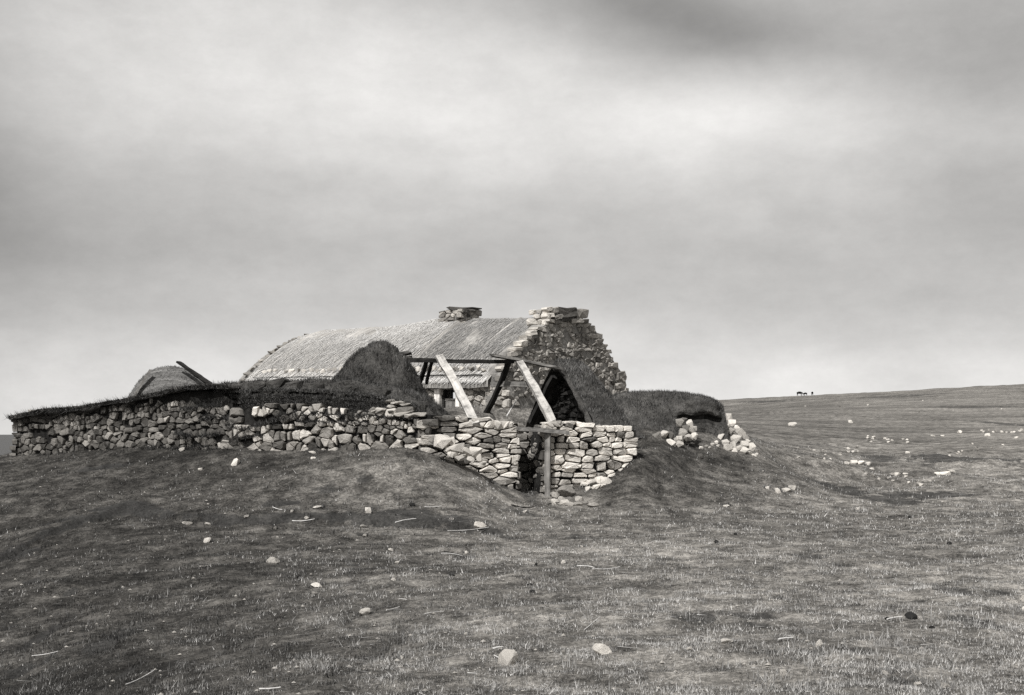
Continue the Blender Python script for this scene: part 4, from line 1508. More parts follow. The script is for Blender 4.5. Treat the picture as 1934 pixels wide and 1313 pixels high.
def build_roof():
    rng = np.random.default_rng(8)
    npp, nq = 150, 61
    p = np.linspace(.34, CLEN - .25, npp)
    q = np.linspace(-1, 1, nq)
    Q, Pp = np.meshgrid(q, p)
    hw = CW / 2 + .15
    Z = roof_z(Pp, Q)
    seam = 3.62 + .10 * np.sin(Q * 3)                  # the newer thatch stands a little proud of the old
    oldm = 1 - sstep(seam - .05, seam + .05, Pp)
    Z = Z + .06 * fbm(Pp * .9, Q * 2.2, seed=30, octs=4, gain=.6) + .014 * fbm(Pp * 11, Q * 2.2, seed=31, octs=3) + .05 * (1 - oldm)
    Z = Z + .035 * np.exp(-((Pp - 1.55) / .05) ** 2) + .045 * np.exp(-((Pp - seam) / .06) ** 2)
    gg = CW / 2 + Q * hw
    X = C0.x + LC.x * Pp + GC.x * gg
    Y = C0.y + LC.y * Pp + GC.y * gg
    V = np.stack([X, Y, Z], -1)
    # thickness: underside at the eaves
    under = V.copy()
    under[:, :, 2] -= .16
    V2 = np.concatenate([under[:, :1], V, under[:, -1:]], 1)
    nq2 = nq + 2
    loc = WLOC[ct_root.name]
    FI = grid_faces(npp, nq2)
    me = big_mesh('thatch', V2.reshape(-1, 3) - np.array(loc[:]), FI, M['thatch'], True)
    a = me.attributes.new('roofuv', 'FLOAT_VECTOR', 'POINT')
    uv = np.zeros((npp, nq2, 3), np.float32)
    uv[:, 1:-1, 0] = Pp
    uv[:, 1:-1, 1] = Q * 2.9
    uv[:, 1:-1, 2] = oldm
    uv[:, 0] = uv[:, 1]
    uv[:, -1] = uv[:, -2]
    a.data.foreach_set('vector', uv.ravel())
    th = place('thatch', me, ct_root, loc)
    # loose straw on the camera-side slope and a ragged fringe along the eaves
    n = 26000
    pp = rng.uniform(.4, CLEN - .3, n)
    qq = -rng.uniform(0, 1, n)
    fr = rng.random(n) < .30
    qq = np.where(fr, -1 + rng.uniform(0, .03, n), qq)
    zz = roof_z(pp, qq) + .05 * (pp > 3.62) + .02
    ggv = CW / 2 + qq * hw
    P = np.stack([C0.x + LC.x * pp + GC.x * ggv, C0.y + LC.y * pp + GC.y * ggv, zz], -1)
    dn = np.array([-GC.x, -GC.y, -.62])
    dn /= np.linalg.norm(dn)
    sd = np.array([LC.x, LC.y, 0])
    d = dn[None] + sd[None] * rng.normal(0, .10, n)[:, None] + np.array([0, 0, 1.0])[None] * rng.uniform(0, .09, n)[:, None]
    d = np.where(fr[:, None], d + np.array([0, 0, -.4])[None] * rng.uniform(0, 1, n)[:, None], d)
    ln = np.where(fr, rng.uniform(.04, .12, n), rng.uniform(.12, .40, n))
    w = rng.uniform(.004, .010, n)
    T = np.empty((n, 3, 3))
    T[:, 0] = P - sd * w[:, None]
    T[:, 1] = P + sd * w[:, None]
    T[:, 2] = P + d * ln[:, None]
    sm = big_mesh('straw', T.reshape(-1, 3) - np.array(loc[:]), np.arange(3 * n).reshape(n, 3), M['straw_blades'], False)
    attr(sm, 'tone', np.repeat(np.clip(rng.uniform(.55, .88, n) - .20 * (pp < 3.62) + .12 * (qq < -.86) + .22 * (qq < -.72) * (pp < 3.62), 0, 1), 3))
    st = place('straw', sm, th, loc)
    tag(st, kind='stuff')
    # weight stones tied along the lower edge
    r = random.Random(4)
    pz = .7
    while pz < CLEN - .5:
        q0 = -.90 + r.uniform(-.012, .012)
        if r.random() < .9:
            g0 = CW / 2 + q0 * hw
            w0 = cot(pz, g0, float(roof_z(np.array(pz), np.array(q0))) + .05)
            rock('weight_stone', w0, (r.uniform(.13, .24), r.uniform(.1, .14), r.uniform(.09, .15)), r.randint(0, 999), M['stone'], th, 2, math.atan2(LC.y, LC.x) + r.uniform(-.4, .4), .2)
        pz += r.uniform(.22, .34)
    # straw rope below them
    q0 = -.965
    pts = []
    for k in range(40):
        pz = .6 + (CLEN - 1.2) * k / 39
        pts.append(cot(pz, CW / 2 + q0 * hw - .02, float(roof_z(np.array(pz), np.array(q0))) + .075 + .012 * math.sin(k * 1.3)))
    V3, F3 = [], []
    for k, c in enumerate(pts):
        for j in range(5):
            a_ = 2 * math.pi * j / 5
            V3.append(c + Vector((-GC.x * math.cos(a_) * .022, -GC.y * math.cos(a_) * .022, math.sin(a_) * .022)) - loc)
    for k in range(39):
        for j in range(5):
            F3.append((k * 5 + j, k * 5 + (j + 1) % 5, (k + 1) * 5 + (j + 1) % 5, (k + 1) * 5 + j))
    place('rope', mesh_from('rope', V3, F3, M['rope']), th, loc)


M['straw_blades'] = grass_mat('straw_blades', 1.55)
build_roof()

# long front wall
FW = Plane(C0 + LC * CLEN, -LC)
fw_len = CLEN
doorpx = [(831, 737), (861, 737), (861, 790), (831, 790)]
dpoly = FW.poly(doorpx)
ds0, ds1 = dpoly[0][0], dpoly[1][0]
ztop = 3.0
wall_poly = [(.1, 1.4), (.1, 3.12), (fw_len - .02, 2.92), (fw_len - .02, 1.4)]
V = []
lp = [(.1, 1.4), (.1, 3.12), (ds0, 3.02), (ds0, 1.4)]
rp = [(ds1, 1.4), (ds1, 3.0), (fw_len - .02, 2.92), (fw_len - .02, 1.4)]
dtop = FW.st(845, 736)[1]
mp_ = [(ds0, dtop), (ds0, 3.02), (ds1, 3.0), (ds1, dtop)]
fwall = prism('front_wall', FW, lp, -.06, -.5, ct_root, M['lime_mortar'])
prism('front_wall', FW, rp, -.06, -.5, ct_root, M['lime_mortar'])
prism('front_wall', FW, mp_, -.06, -.5, ct_root, M['lime_mortar'])
vis = [(ds1 + .15, 1.9), (ds1 + .15, 2.92), (fw_len - .02, 2.90), (fw_len - .02, 1.9)]
rubble(FW, vis, fwall, [M['white_wall'], M['white_wall'], M['stone_grey']], 81, .26, .15, depth=.12, jit=.3, var=.5, proud=-.005, gap=.008, aniso=1.4, bevel=.2)
vis2 = [(ds0 - 1.3, 1.9), (ds0 - 1.3, 2.98), (ds0 - .15, 2.96), (ds0 - .15, 1.9)]
rubble(FW, vis2, fwall, [M['white_wall']], 82, .26, .15, depth=.12, jit=.3, var=.5, proud=-.005, gap=.008, aniso=1.4, bevel=.2)
# limewashed reveals, lintel, frame and half door
for sa, sb_ in ((ds0 - .20, ds0 - .002), (ds1 + .002, ds1 + .13)):
    prism('reveal', FW, [(sa, 1.9), (sa, dtop + .02), (sb_, dtop + .02), (sb_, 1.9)], .02, -.30, ct_root, M['lime'])
prism('door_lintel', FW, [(ds0 - .55, dtop + .025), (ds0 - .55, dtop + .14), (ds1 + .2, dtop + .13), (ds1 + .2, dtop + .022)], .035, -.28, ct_root, M['wood_grey'])
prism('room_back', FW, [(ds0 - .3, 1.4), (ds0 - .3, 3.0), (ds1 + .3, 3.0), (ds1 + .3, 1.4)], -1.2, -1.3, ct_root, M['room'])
hd_top = FW.st(848, 754)[1]
hdoor = prism('half_door', FW, [(ds0 + .09, 1.5), (ds0 + .09, hd_top), (ds1 - .01, hd_top), (ds1 - .01, 1.5)], -.12, -.16, ct_root, M['wood_grey'])
prism('rail', FW, [(ds0 + .085, hd_top - .03), (ds0 + .085, hd_top + .02), (ds1 - .008, hd_top + .02), (ds1 - .008, hd_top - .03)], -.10, -.17, hdoor, M['wood_pale'])
prism('door_frame', FW, [(ds0 + .0, 1.5), (ds0 + .0, dtop), (ds0 + .075, dtop), (ds0 + .075, 1.5)], -.08, -.2, ct_root, M['wood_dark'])

# near gable
GP = Plane(C0, GC)
gpoly = GP.poly([(946, 800), (948, 706), (968, 671), (990, 652), (1012, 632), (1034, 612), (1110, 608), (1126, 622), (1143, 650), (1164, 686), (1180, 708), (1187, 745), (1188, 800)])
gable = prism('gable_wall', GP, gpoly, -.05, -.55, ct_root, M['mortar'])
gvis = GP.poly([(946, 770), (948, 706), (968, 671), (990, 652), (1012, 632), (1034, 612), (1110, 608), (1126, 622), (1143, 650), (1164, 686), (1180, 708), (1187, 745), (1188, 775), (1130, 740), (1090, 715), (1050, 715), (1010, 745)])
rubble(GP, gvis, gable, [M['stone_gable']], 91, .215, .105, depth=.18, jit=.38, aniso=1.5, var=.7, proud=-.02, gap=.005, bevel=.25, jitter=.24, sag=.04, skip=.14,
       mat_fn=lambda s, t, r: M['stone_gable'] if r.random() < .8 else M['stone_grey'])
r = random.Random(21)


def gblock(name, px, row, w_, h_, mt, parent, proud=.05, depth=.5, pl=None, seed=0):
    pl = pl or GP
    P = pl.poly([(px - w_ / 2, row + h_ / 2), (px - w_ * .1, row + h_ * .52), (px + w_ / 2, row + h_ / 2), (px + w_ * .5, row - h_ * .1), (px + w_ / 2, row - h_ / 2), (px, row - h_ * .53), (px - w_ / 2, row - h_ / 2), (px - w_ * .52, row)])
    return stone_piece(name, pl, P, parent, M[mt], r, depth, proud, .16, .20, .004)


for px, row, w_, h_ in [(1022, 620, 22, 8), (1008, 629, 13, 11), (999, 638, 14, 9), (989, 649, 16, 11), (979, 659, 15, 8), (970, 669, 12, 7), (961, 682, 15, 9), (953, 696, 13, 11)]:
    gblock('skew_stone', px, row, w_, h_, 'stone', gable, .02 + r.uniform(-.03, .03), r.uniform(.16, .3))
for px, row, w_, h_ in [(1119, 621, 15, 14), (1124, 636, 13, 8), (1133, 645, 15, 10), (1139, 657, 11, 9), (1147, 666, 14, 11), (1152, 680, 12, 10), (1161, 691, 15, 12), (1174, 710, 19, 17), (1174, 728, 22, 13), (1178, 742, 16, 11), (1167, 702, 11, 8), (1178, 756, 18, 12)]:
    gblock('skew_stone', px, row, w_, h_, 'stone_gable', gable, .0 + r.uniform(-.03, .03), .4)

# gable chimney
ch = bpy.data.objects.new('chimney', None)
COL.objects.link(ch)
cc = GP.w(*GP.st(1072, 608), -.3)
WLOC[ch.name] = cc
ch.parent = ct_root
ch.location = cc - WLOC[ct_root.name]
prism('flue', GP, GP.poly([(1040, 612), (1042, 590), (1104, 588), (1106, 612)]), -.08, -.5, ch, M['mortar'])
for px, row, w_, h_, mt in [(1071, 589, 34, 19, 'stone_dull'), (1099, 594, 18, 19, 'stone_gable'), (1045, 586, 12, 13, 'stone_gable'), (1036, 583, 10, 8, 'stone_white'), (1038, 596, 16, 10, 'stone_white'), (1053, 599, 14, 9, 'stone_gable'),
                            (1040, 606, 16, 8, 'stone'), (1066, 604, 22, 8, 'stone_dull'), (1088, 607, 22, 8, 'stone_gable'), (1103, 607, 12, 8, 'stone_dull'), (1054, 608, 14, 7, 'stone_dull')]:
    gblock('stone', px, row, w_, h_, mt, ch, .06 + r.uniform(-.02, .03), .22)
# side of the chimney towards the roof
CS = Plane(C0 + GC * GP.st(1034, 600)[0] + LC * .55, -LC)
rubble(CS, [(.0, 4.55), (.0, EYE + 3.28), (.5, EYE + 3.28), (.5, 4.55)], ch, [M['stone'], M['stone_white']], 95, .24, .12, depth=.12, proud=.02)

# far gable: only its skew shows
FG = Plane(C0 + LC * (CLEN - .12), GC)
fpoly = [(.0, 1.5)] + [(min(max(CW / 2 + q * (CW / 2 + .15), 0), CW), float(roof_z(np.array(CLEN - .22), np.array(q))) - .02) for q in np.linspace(-.94, .94, 13)] + [(CW, 1.5)]
fg = prism('far_gable', FG, fpoly, .12, -.35, ct_root, M['mortar'])
r = random.Random(31)
for k in range(15):
    q_ = -1 + (k + .5) / 15
    g0 = CW / 2 + q_ * (CW / 2 + .15)
    zz = float(roof_z(np.array(CLEN - .22), np.array(q_))) + .045
    rock('skew_stone', Vector((*(C0 + LC * (CLEN - .12) + GC * g0), zz - .06)), (r.uniform(.18, .34), r.uniform(.2, .3), r.uniform(.08, .14)), r.randint(0, 999), M['stone_gable'], fg, 2, r.uniform(0, 3))
for k in range(3):
    rock('skew_stone', Vector((*(C0 + LC * CLEN - GC * (.08 + .1 * k)), 3.13 - .14 * k)), (.3, .3, .14), 300 + k, M['stone'], fg, 2)

# middle chimney on the ridge
mc = bpy.data.objects.new('chimney', None)
COL.objects.link(mc)
mp0 = cot(3.85, CW / 2, 4.75)
WLOC[mc.name] = mp0
mc.parent = ct_root
mc.location = mp0 - WLOC[ct_root.name]
zb_, zt_ = 4.7, EYE + (820 - 588) / F * 35.4
a_ = Plane(C0 + LC * 4.30 + GC * (CW / 2 - .36), -LC)      # face along the ridge
b_ = Plane(C0 + LC * 3.40 + GC * (CW / 2 - .36), GC)       # broad face towards the gable
prism('flue', b_, [(.03, zb_), (.03, zt_ - .02), (.70, zt_ - .02), (.70, zb_)], -.03, -.87, mc, M['mortar'])
rubble(a_, [(.0, zb_), (.0, zt_), (.9, zt_), (.9, zb_)], mc, [M['white_wall'], M['stone'], M['stone_gable'], M['stone_dull']], 96, .26, .10, depth=.15, proud=.0)
rubble(b_, [(.0, zb_), (.0, zt_), (.72, zt_), (.72, zb_)], mc, [M['stone_gable'], M['stone_dull']], 97, .26, .10, depth=.15, proud=.0)
for l0, ln, zo, rz in [(-.34, .46, .0, .05), (.08, .5, .02, .1), (.40, .34, .0, -.1), (-.05, .5, .075, .08), (.30, .42, .065, -.06)]:
    q = C0 + LC * (3.85 - l0) + GC * (CW / 2)
    rock('slab', (q.x, q.y, zt_ + zo - .03), (ln, .78, .085), int(l0 * 100) + 160, M['stone_dark'], mc, 2, math.atan2(LC.y, LC.x) + rz, .05)

# ================================================================== RIGHT: turf mound, fallen walls
RM = Plane(yline(1180, 27.4), Vector((1, .10)))
rm = thing('turf_mound', base_of(RM, (1290, 800)), 'broad grassy turf mound with a dark undercut edge right of the cottage', 'turf mound')


def build_mound():
    # cross-section: foot, recess, overhanging lip, rounded back
    top = RM.poly([(1150, 752), (1185, 741), (1225, 738), (1260, 738), (1300, 741), (1330, 745), (1348, 750), (1362, 757), (1370, 770)])
    S = np.array([p[0] for p in top])
    T = np.array([p[1] for p in top])
    na = 110
    s = np.linspace(S[0], S[-1], na)
    t = np.convolve(np.pad(np.interp(s, S, T), 3, mode='edge'), np.ones(7) / 7, 'valid')
    f = (s - s[0]) / (s[-1] - s[0])
    und = sstep(.50, .66, f) * (1 - sstep(.90, .985, f))
    und = und * np.clip(.75 + .9 * fbm(s * 1.6, s * 0 + 3.3, seed=55, octs=3), .1, 1)
    wv = .05 * fbm(s * 2.2, s * 0, seed=56, octs=3)
    x0 = RM.o.x + RM.u.x * s
    y0 = RM.o.y + RM.u.y * s
    rows = []
    # offsets towards viewer (+) and height as a share between foot and top
    cs_ = [(.25, -.25, .25), (.14, .16, .0), (.12, .40, -.3), (.02, .44, -.25), (.02, .49, -.2), (.17, .53, .10), (.25, .60, .22), (.22, .70, .28), (.22, .82, .25), (-.1, .94, 0), (-.6, 1.0, 0), (-1.3, .98, 0), (-2.0, .8, 0), (-2.5, .4, 0), (-2.7, -.2, 0)]
    fine = []
    for k in range(len(cs_) - 1):
        for j in range(4):
            q = j / 4
            fine.append(tuple(cs_[k][i] * (1 - q) + cs_[k + 1][i] * q for i in range(3)))
    fine.append(cs_[-1])
    for off, hh, uo in fine:
        o = off * (1 - und) + (off + uo * .0) * und
        # where there is no undercut the face is a plain slope
        plain = np.interp(hh, [-.25, .3, .7, 1.0], [.95, .55, .1, -.6]) if off > -.7 else off
        plain = plain * (1 - .7 * sstep(.45, .7, f)) if off > -.7 else plain
        o = plain * (1 - und) + off * und
        X = x0 + RM.n.x * o
        Y = y0 + RM.n.y * o
        g = ground_h(X, Y) - .15
        zl = np.minimum(2.03 + wv * 1.4, t - .12)
        zl = np.maximum(zl, g + .1)
        Z = np.where(hh < .5, g + (zl - g) * hh / .5, zl + (t - zl) * (hh - .5) / .5)
        nz = fbm(X * 2.5, Y * 2.5, Z * 2.5, seed=101, octs=4, gain=.65)
        X = X + RM.n.x * .11 * nz
        Y = Y + RM.n.y * .11 * nz
        rows.append(np.stack([X, Y, Z + .04 * nz], -1))
    V = np.stack(rows)
    FI = grid_faces(V.shape[0], na)
    loc = WLOC[rm.name]
    me = big_mesh('turf_skin', V.reshape(-1, 3) - np.array(loc[:]), FI, M['mound'], True)
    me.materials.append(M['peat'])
    # black peat paints the shade under the lip into the undercut face
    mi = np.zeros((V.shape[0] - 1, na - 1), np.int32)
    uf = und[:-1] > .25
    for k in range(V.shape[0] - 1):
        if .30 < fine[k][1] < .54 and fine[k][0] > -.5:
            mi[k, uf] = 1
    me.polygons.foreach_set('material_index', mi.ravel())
    place('turf_skin', me, rm, loc)
    rng = np.random.default_rng(6)
    P, nn = sample_surface(V.reshape(-1, 3), FI[mi.ravel() == 0], 14000, rng)
    n = len(P)
    gm = blades_mesh('grass', P - np.array(loc[:]), rng.uniform(.02, .09, n), rng.uniform(.004, .008, n), rng.uniform(.1, .6, n) + .4 * fbm(P[:, 0] * 2.4, P[:, 1] * 2.4, P[:, 2] * 2.4, seed=8, octs=4, gain=.65), M['turf_grass'], rng, .8)
    tag(place('grass', gm, rm, loc), kind='stuff')


build_mound()


def heap(name, label, stones, matnames, seed, y=None, group='heaps of fallen stones', sub=2, cat='stones'):
    r = random.Random(seed)
    pts = []
    for st in stones:
        px, row, w_, h_ = st[:4]
        Y = y(px, row) if y else None
        p = at(px, row, Y) if Y else march(px, row + h_ * .4, ground_h)
        pts.append((p, w_ * p.y / F, h_ * p.y / F))
    c = sum((p for p, a, b in pts), Vector()) / len(pts)
    c.z = min(p.z for p, a, b in pts)
    root = thing(name, c, label, cat, group)
    for p, a, b in pts:
        rock('stone', p - Vector((0, 0, b * .2)), (a, a * r.uniform(.6, .9), b * 1.25), r.randint(0, 999), M[r.choice(matnames)], root, sub, None, .3)
    return root


# stones tumbled on the bank left of the doorway
wallY = lambda px, row: (lambda s: DW.w(s, 0, .30 + max(0, (row - 835)) * .006).y)(DW.st(px, row)[0])
heap('stone_heap', 'tumbled bright stones spilling down the bank left of the doorway', [
    (836, 842, 32, 24), (852, 838, 16, 14), (862, 850, 32, 15), (878, 856, 28, 13), (872, 862, 16, 10), (896, 858, 26, 17), (858, 860, 14, 10), (868, 868, 20, 8), (888, 870, 16, 8), (905, 868, 14, 12),
    (846, 852, 14, 9), (850, 862, 10, 10), (911, 876, 14, 8), (893, 874, 10, 7)], ['stone_white'], 5, wallY)
# bright heap right of the post
heap('stone_heap', 'small heap of bright white stones at the foot of the wall right of the doorway', [
    (1104, 918, 16, 8), (1118, 914, 22, 10), (1134, 909, 22, 14), (1144, 912, 20, 14), (1122, 906, 18, 9), (1110, 908, 16, 8), (1128, 920, 16, 8), (1112, 923, 14, 7), (1138, 921, 14, 6), (1100, 911, 10, 7), (1108, 901, 14, 8), (1122, 924, 12, 5)],
    ['stone_white'], 6)
# foundation stones and boulder under the right part of the doorway wall
heap('stone_heap', 'low jumble of grey footing stones below the big boulder by the post', [
    (1046, 936, 20, 12), (1050, 948, 18, 10), (1066, 950, 18, 9), (1062, 942, 16, 9), (1080, 946, 20, 10), (1094, 944, 18, 10), (1076, 955, 18, 7), (1092, 953, 16, 7), (1106, 951, 14, 6), (1120, 954, 24, 6), (1042, 920, 14, 14), (1048, 926, 10, 10)],
    ['stone', 'stone_grey'], 8)
b = march(1070, 938, ground_h)
bo = rock('boulder', b, (.37, .3, .25), 9, M['stone_grey'], None, 3, .2, .2)
tag(bo, 'big rounded grey boulder at the wall foot right of the door post', 'boulder')

# tumbled wall under the mound
heap('stone_heap', 'remains of a low wall of pale blocks sunk in the turf below the mound', [
    (1284, 802, 18, 14), (1302, 804, 14, 12), (1296, 812, 16, 10), (1290, 822, 16, 14), (1306, 818, 16, 12), (1312, 826, 14, 10), (1300, 830, 18, 10), (1284, 832, 14, 10), (1312, 812, 10, 8), (1240, 834, 20, 20), (1254, 826, 20, 14), (1268, 826, 14, 12), (1266, 842, 26, 14), (1284, 842, 14, 10),
    (1278, 834, 10, 9), (1292, 794, 12, 6), (1250, 842, 12, 8)], ['stone', 'stone', 'stone_grey'], 14, lambda px, row: 26.35 + (845 - row) * .010)
heap('stone_heap', 'spreading pile of pale stones at the right end of the turf mound', [
    (1377, 788, 12, 14), (1383, 800, 16, 14), (1374, 806, 12, 9), (1366, 812, 10, 8), (1380, 816, 14, 12), (1398, 816, 24, 14), (1390, 830, 18, 16), (1408, 828, 14, 10), (1362, 828, 14, 10), (1370, 838, 16, 12), (1384, 842, 14, 12), (1396, 846, 16, 10), (1406, 842, 16, 12), (1420, 844, 14, 16), (1404, 852, 22, 10),
    (1374, 848, 18, 12), (1388, 854, 12, 8), (1430, 852, 12, 8), (1416, 857, 10, 6), (1424, 861, 10, 5), (1353, 836, 9, 7), (1412, 834, 10, 10), (1371, 820, 12, 10), (1430, 860, 7, 4), (1392, 808, 10, 8)], ['stone_white', 'stone', 'stone_white'], 15)
heap('stone_heap', 'thin line of small pale stones below the undercut of the mound', [(1324, 848, 8, 5), (1334, 846, 7, 5), (1346, 843, 8, 5), (1340, 850, 6, 4), (1356, 846, 7, 4)], ['stone', 'stone_white'], 16)

# ------------------------------------------------------------------ stones lying on the grass: one thing each
STONES = [  # column, row of the foot, width, height, material, shape, label
    (960, 1256, 34, 40, 'stone_white', 'jag', 'jagged upright pale stone in the near grass, two straws beside it'),
    (1138, 1236, 40, 24, 'stone_white', 'flat', 'largest flat pale stone in the near grass, right of the jagged upright one'),
    (688, 1162, 21, 17, 'stone_white', 'round', 'bright round white stone alone on the darker near grass'),
    (597, 1110, 23, 9, 'stone_white', 'flat', 'long oval white stone with a smaller flat one just below it'),
    (594, 1123, 14, 5, 'stone', 'flat', 'smaller flat stone just below the long oval white stone'),
    (515, 1064, 26, 13, 'stone_grey', 'flat', 'curved greyish stone half sunk in the turf'),
    (391, 1026, 15, 11, 'stone_white', 'round', 'lone white stone below the left part of the slipped turf edge'),
    (355, 992, 21, 6, 'stone', 'flat', 'flat pale slab at the left start of the dark turf edge'),
    (392, 992, 13, 6, 'stone', 'flat', 'thin bent stone on the dark turf edge, right of the flat slab'),
    (465, 985, 10, 7, 'stone', 'round', 'small pale stone on top of the dark turf edge below the wall bend'),
    (519, 1000, 7, 7, 'stone_grey', 'round', 'small dull stone in the dark turf ditch, left of the white straw'),
    (579, 983, 11, 5, 'stone_white', 'flat', 'small flat white stone just above the long white straw'),
    (695, 970, 14, 13, 'stone_white', 'round', 'bright rounded white stone above the dark turf ditch'),
    (686, 998, 12, 8, 'stone', 'round', 'pale stone in the ditch below the bright rounded one'),
    (689, 1015, 9, 7, 'stone_white', 'round', 'small white stone beside a dark hole in the turf'),
    (600, 961, 19, 6, 'stone', 'flat', 'long flat pinkish pale stone on the bank above the ditch'),
    (552, 969, 7, 6, 'stone_white', 'round', 'small white stone left of the long flat one on the bank'),
    (445, 880, 13, 18, 'stone_white', 'tall', 'leaning tall pale stone standing on the grass before the wall bend'),
    (344, 854, 12, 7, 'stone', 'flat', 'pale stone lying close under the far left wall'),
    (378, 889, 9, 6, 'stone', 'round', 'dull little stone in the grass left of the leaning tall one'),
    (590, 859, 14, 6, 'stone', 'flat', 'flat stone fallen against the foot of the middle wall stretch'),
    (592, 868, 10, 5, 'stone_white', 'flat', 'flat white stone in the grass just below the middle wall stretch'),
    (905, 998, 27, 11, 'stone_white', 'flat', 'wide pale slab at the right end of the dark turf ditch'),
    (853, 982, 8, 5, 'stone_white', 'round', 'small white stone up in the ditch, left of the wide slab'),
    (738, 1042, 10, 7, 'stone_white', 'round', 'small white stone below the dark hole in the turf'),
    (750, 1066, 9, 7, 'stone_white', 'round', 'upper of two small white stones in a line above the bright round one'),
    (743, 1097, 11, 7, 'stone_white', 'round', 'lower of two small white stones in a line above the bright round one'),
    (881, 1046, 9, 7, 'stone_white', 'round', 'small white stone at the tip of the forked stick'),
    (939, 1037, 8, 5, 'stone', 'round', 'dull white stone on the bleached grass below the wide slab'),
    (1064, 1066, 9, 9, 'stone_white', 'tall', 'little tilted white stone left of the long forked straw'),
    (1099, 1034, 7, 5, 'stone', 'round', 'tiny pale stone on bleached grass below the footing stones'),
    (992, 969, 9, 5, 'stone_white', 'flat', 'flat white stone below the dark stick before the doorway'),
    (879, 1200, 7, 7, 'stone_white', 'round', 'small white stone up left of the jagged upright one'),
    (1063, 1234, 9, 8, 'stone', 'round', 'small pale stone left of the largest flat one'),
    (758, 1244, 9, 7, 'stone', 'round', 'dull stone in the dark near grass, left of the jagged upright one'),
    (1548, 1224, 14, 20, 'stone_white', 'tall', 'pointed upright white stone in the near grass on the right'),
    (1373, 1217, 24, 10, 'stone', 'flat', 'wedge of pale stone half grown over, left of the pointed one'),
    (1302, 1231, 12, 9, 'stone', 'round', 'small pale stone left of the overgrown wedge'),
    (1480, 1277, 16, 12, 'stone_white', 'round', 'pale blunt stone below and left of the pointed upright one'),
    (1672, 1274, 13, 8, 'stone', 'flat', 'low stone sunk in pale grass right of the pointed upright one'),
    (1733, 1296, 15, 9, 'stone_white', 'flat', 'white stone beside a dark worn patch at the near right'),
    (1786, 1300, 20, 10, 'stone_grey', 'flat', 'dull flat stone in the bleached grass at the near right'),
    (1934, 1136, 16, 14, 'stone_white', 'round', 'upper of two white stones cut by the right edge of the view'),
    (1934, 1154, 14, 11, 'stone_white', 'round', 'lower of two white stones cut by the right edge of the view'),
    (1845, 1007, 10, 6, 'stone', 'round', 'pale stone in the open grass right of a dark dung pat'),
    (1620, 964, 9, 6, 'stone_white', 'flat', 'small flat white stone alone on the smooth grass of the right'),
    (1170, 1212, 13, 6, 'stone', 'flat', 'small flat stone just behind the largest flat one'),
    (1485, 930, 18, 9, 'stone_white', 'flat', 'bigger of the bright stones clustered on the lip of the hollow'),
    (1470, 931, 12, 10, 'stone_white', 'round', 'left bright stone of the cluster on the lip of the hollow'),
    (1496, 926, 14, 8, 'stone_white', 'flat', 'right bright stone of the cluster on the lip of the hollow'),
    (1449, 925, 9, 5, 'stone_white', 'flat', 'little flat stone left of the cluster on the hollow lip'),
    (1372, 959, 12, 4, 'stone_white', 'flat', 'thin flat white stone on the near lip of the dark hollow'),
    (1324, 869, 12, 11, 'stone_grey', 'round', 'lone dull stone in the dark grass of the hollow below the mound'),
    (1440, 892, 6, 4, 'stone', 'round', 'tiny pale stone in the hollow, right of the spreading pile'),
    (1497, 805, 14, 10, 'stone_white', 'round', 'white block on the field below the grazing cattle'),
    (1606, 799, 10, 7, 'stone_white', 'round', 'white stone on the field, next right of the block below the cattle'),
    (1813, 818, 9, 7, 'stone_white', 'round', 'round white stone at the left of the far row on the right field'),
    (1865, 824, 11, 6, 'stone_white', 'flat', 'oval white stone just below the far row on the right field'),
    (1714, 857, 8, 5, 'stone_white', 'flat', 'single white stone in the middle of the right field between the scatters'),
    (1600, 877, 10, 7, 'stone_white', 'round', 'left stone of the bright clump on the right field'),
    (1613, 876, 14, 9, 'stone_white', 'round', 'second stone from the left of the bright clump on the right field'),
    (1626, 878, 16, 8, 'stone_white', 'flat', 'widest stone of the bright clump on the right field'),
    (1641, 880, 12, 7, 'stone_white', 'flat', 'right stone of the bright clump on the right field'),
    (1647, 887, 10, 4, 'stone_white', 'flat', 'flat stone lying just below the bright clump on the right field'),
    (1772, 897, 14, 6, 'stone_white', 'flat', 'left stone of the long flat group on the far right grass'),
    (1784, 897, 20, 9, 'stone_white', 'round', 'biggest stone of the long flat group on the far right grass'),
    (1797, 892, 16, 5, 'stone_white', 'flat', 'right upper stone of the long flat group on the far right grass'),
]
for k, (px, row, w_, h_, mt, shp, lb) in enumerate(STONES):
    p = march(px, row, ground_h)
    kx = p.y / F
    a, c = w_ * kx, h_ * kx
    near = p.y < 20
    dz = {'flat': 1.25, 'round': 1.15, 'tall': 1.08, 'jag': 1.1}[shp]
    dpt = {'flat': .75, 'round': .85, 'tall': .6, 'jag': .6}[shp]
    o = rock('loose_stone', p - Vector((0, 0, c * .24)), (a, max(a * dpt, c * .7), c * dz), 500 + k * 7, M[mt], None, 3 if near else 2, random.Random(k).uniform(-.4, .4), .12 if shp != 'flat' else .08, True, 9 if shp in ('jag', 'tall') else 14)
    if shp == 'tall' and k < 30:
        o.rotation_euler.y = .35
    tag(o, lb, 'stone', 'stones lying on the grass')

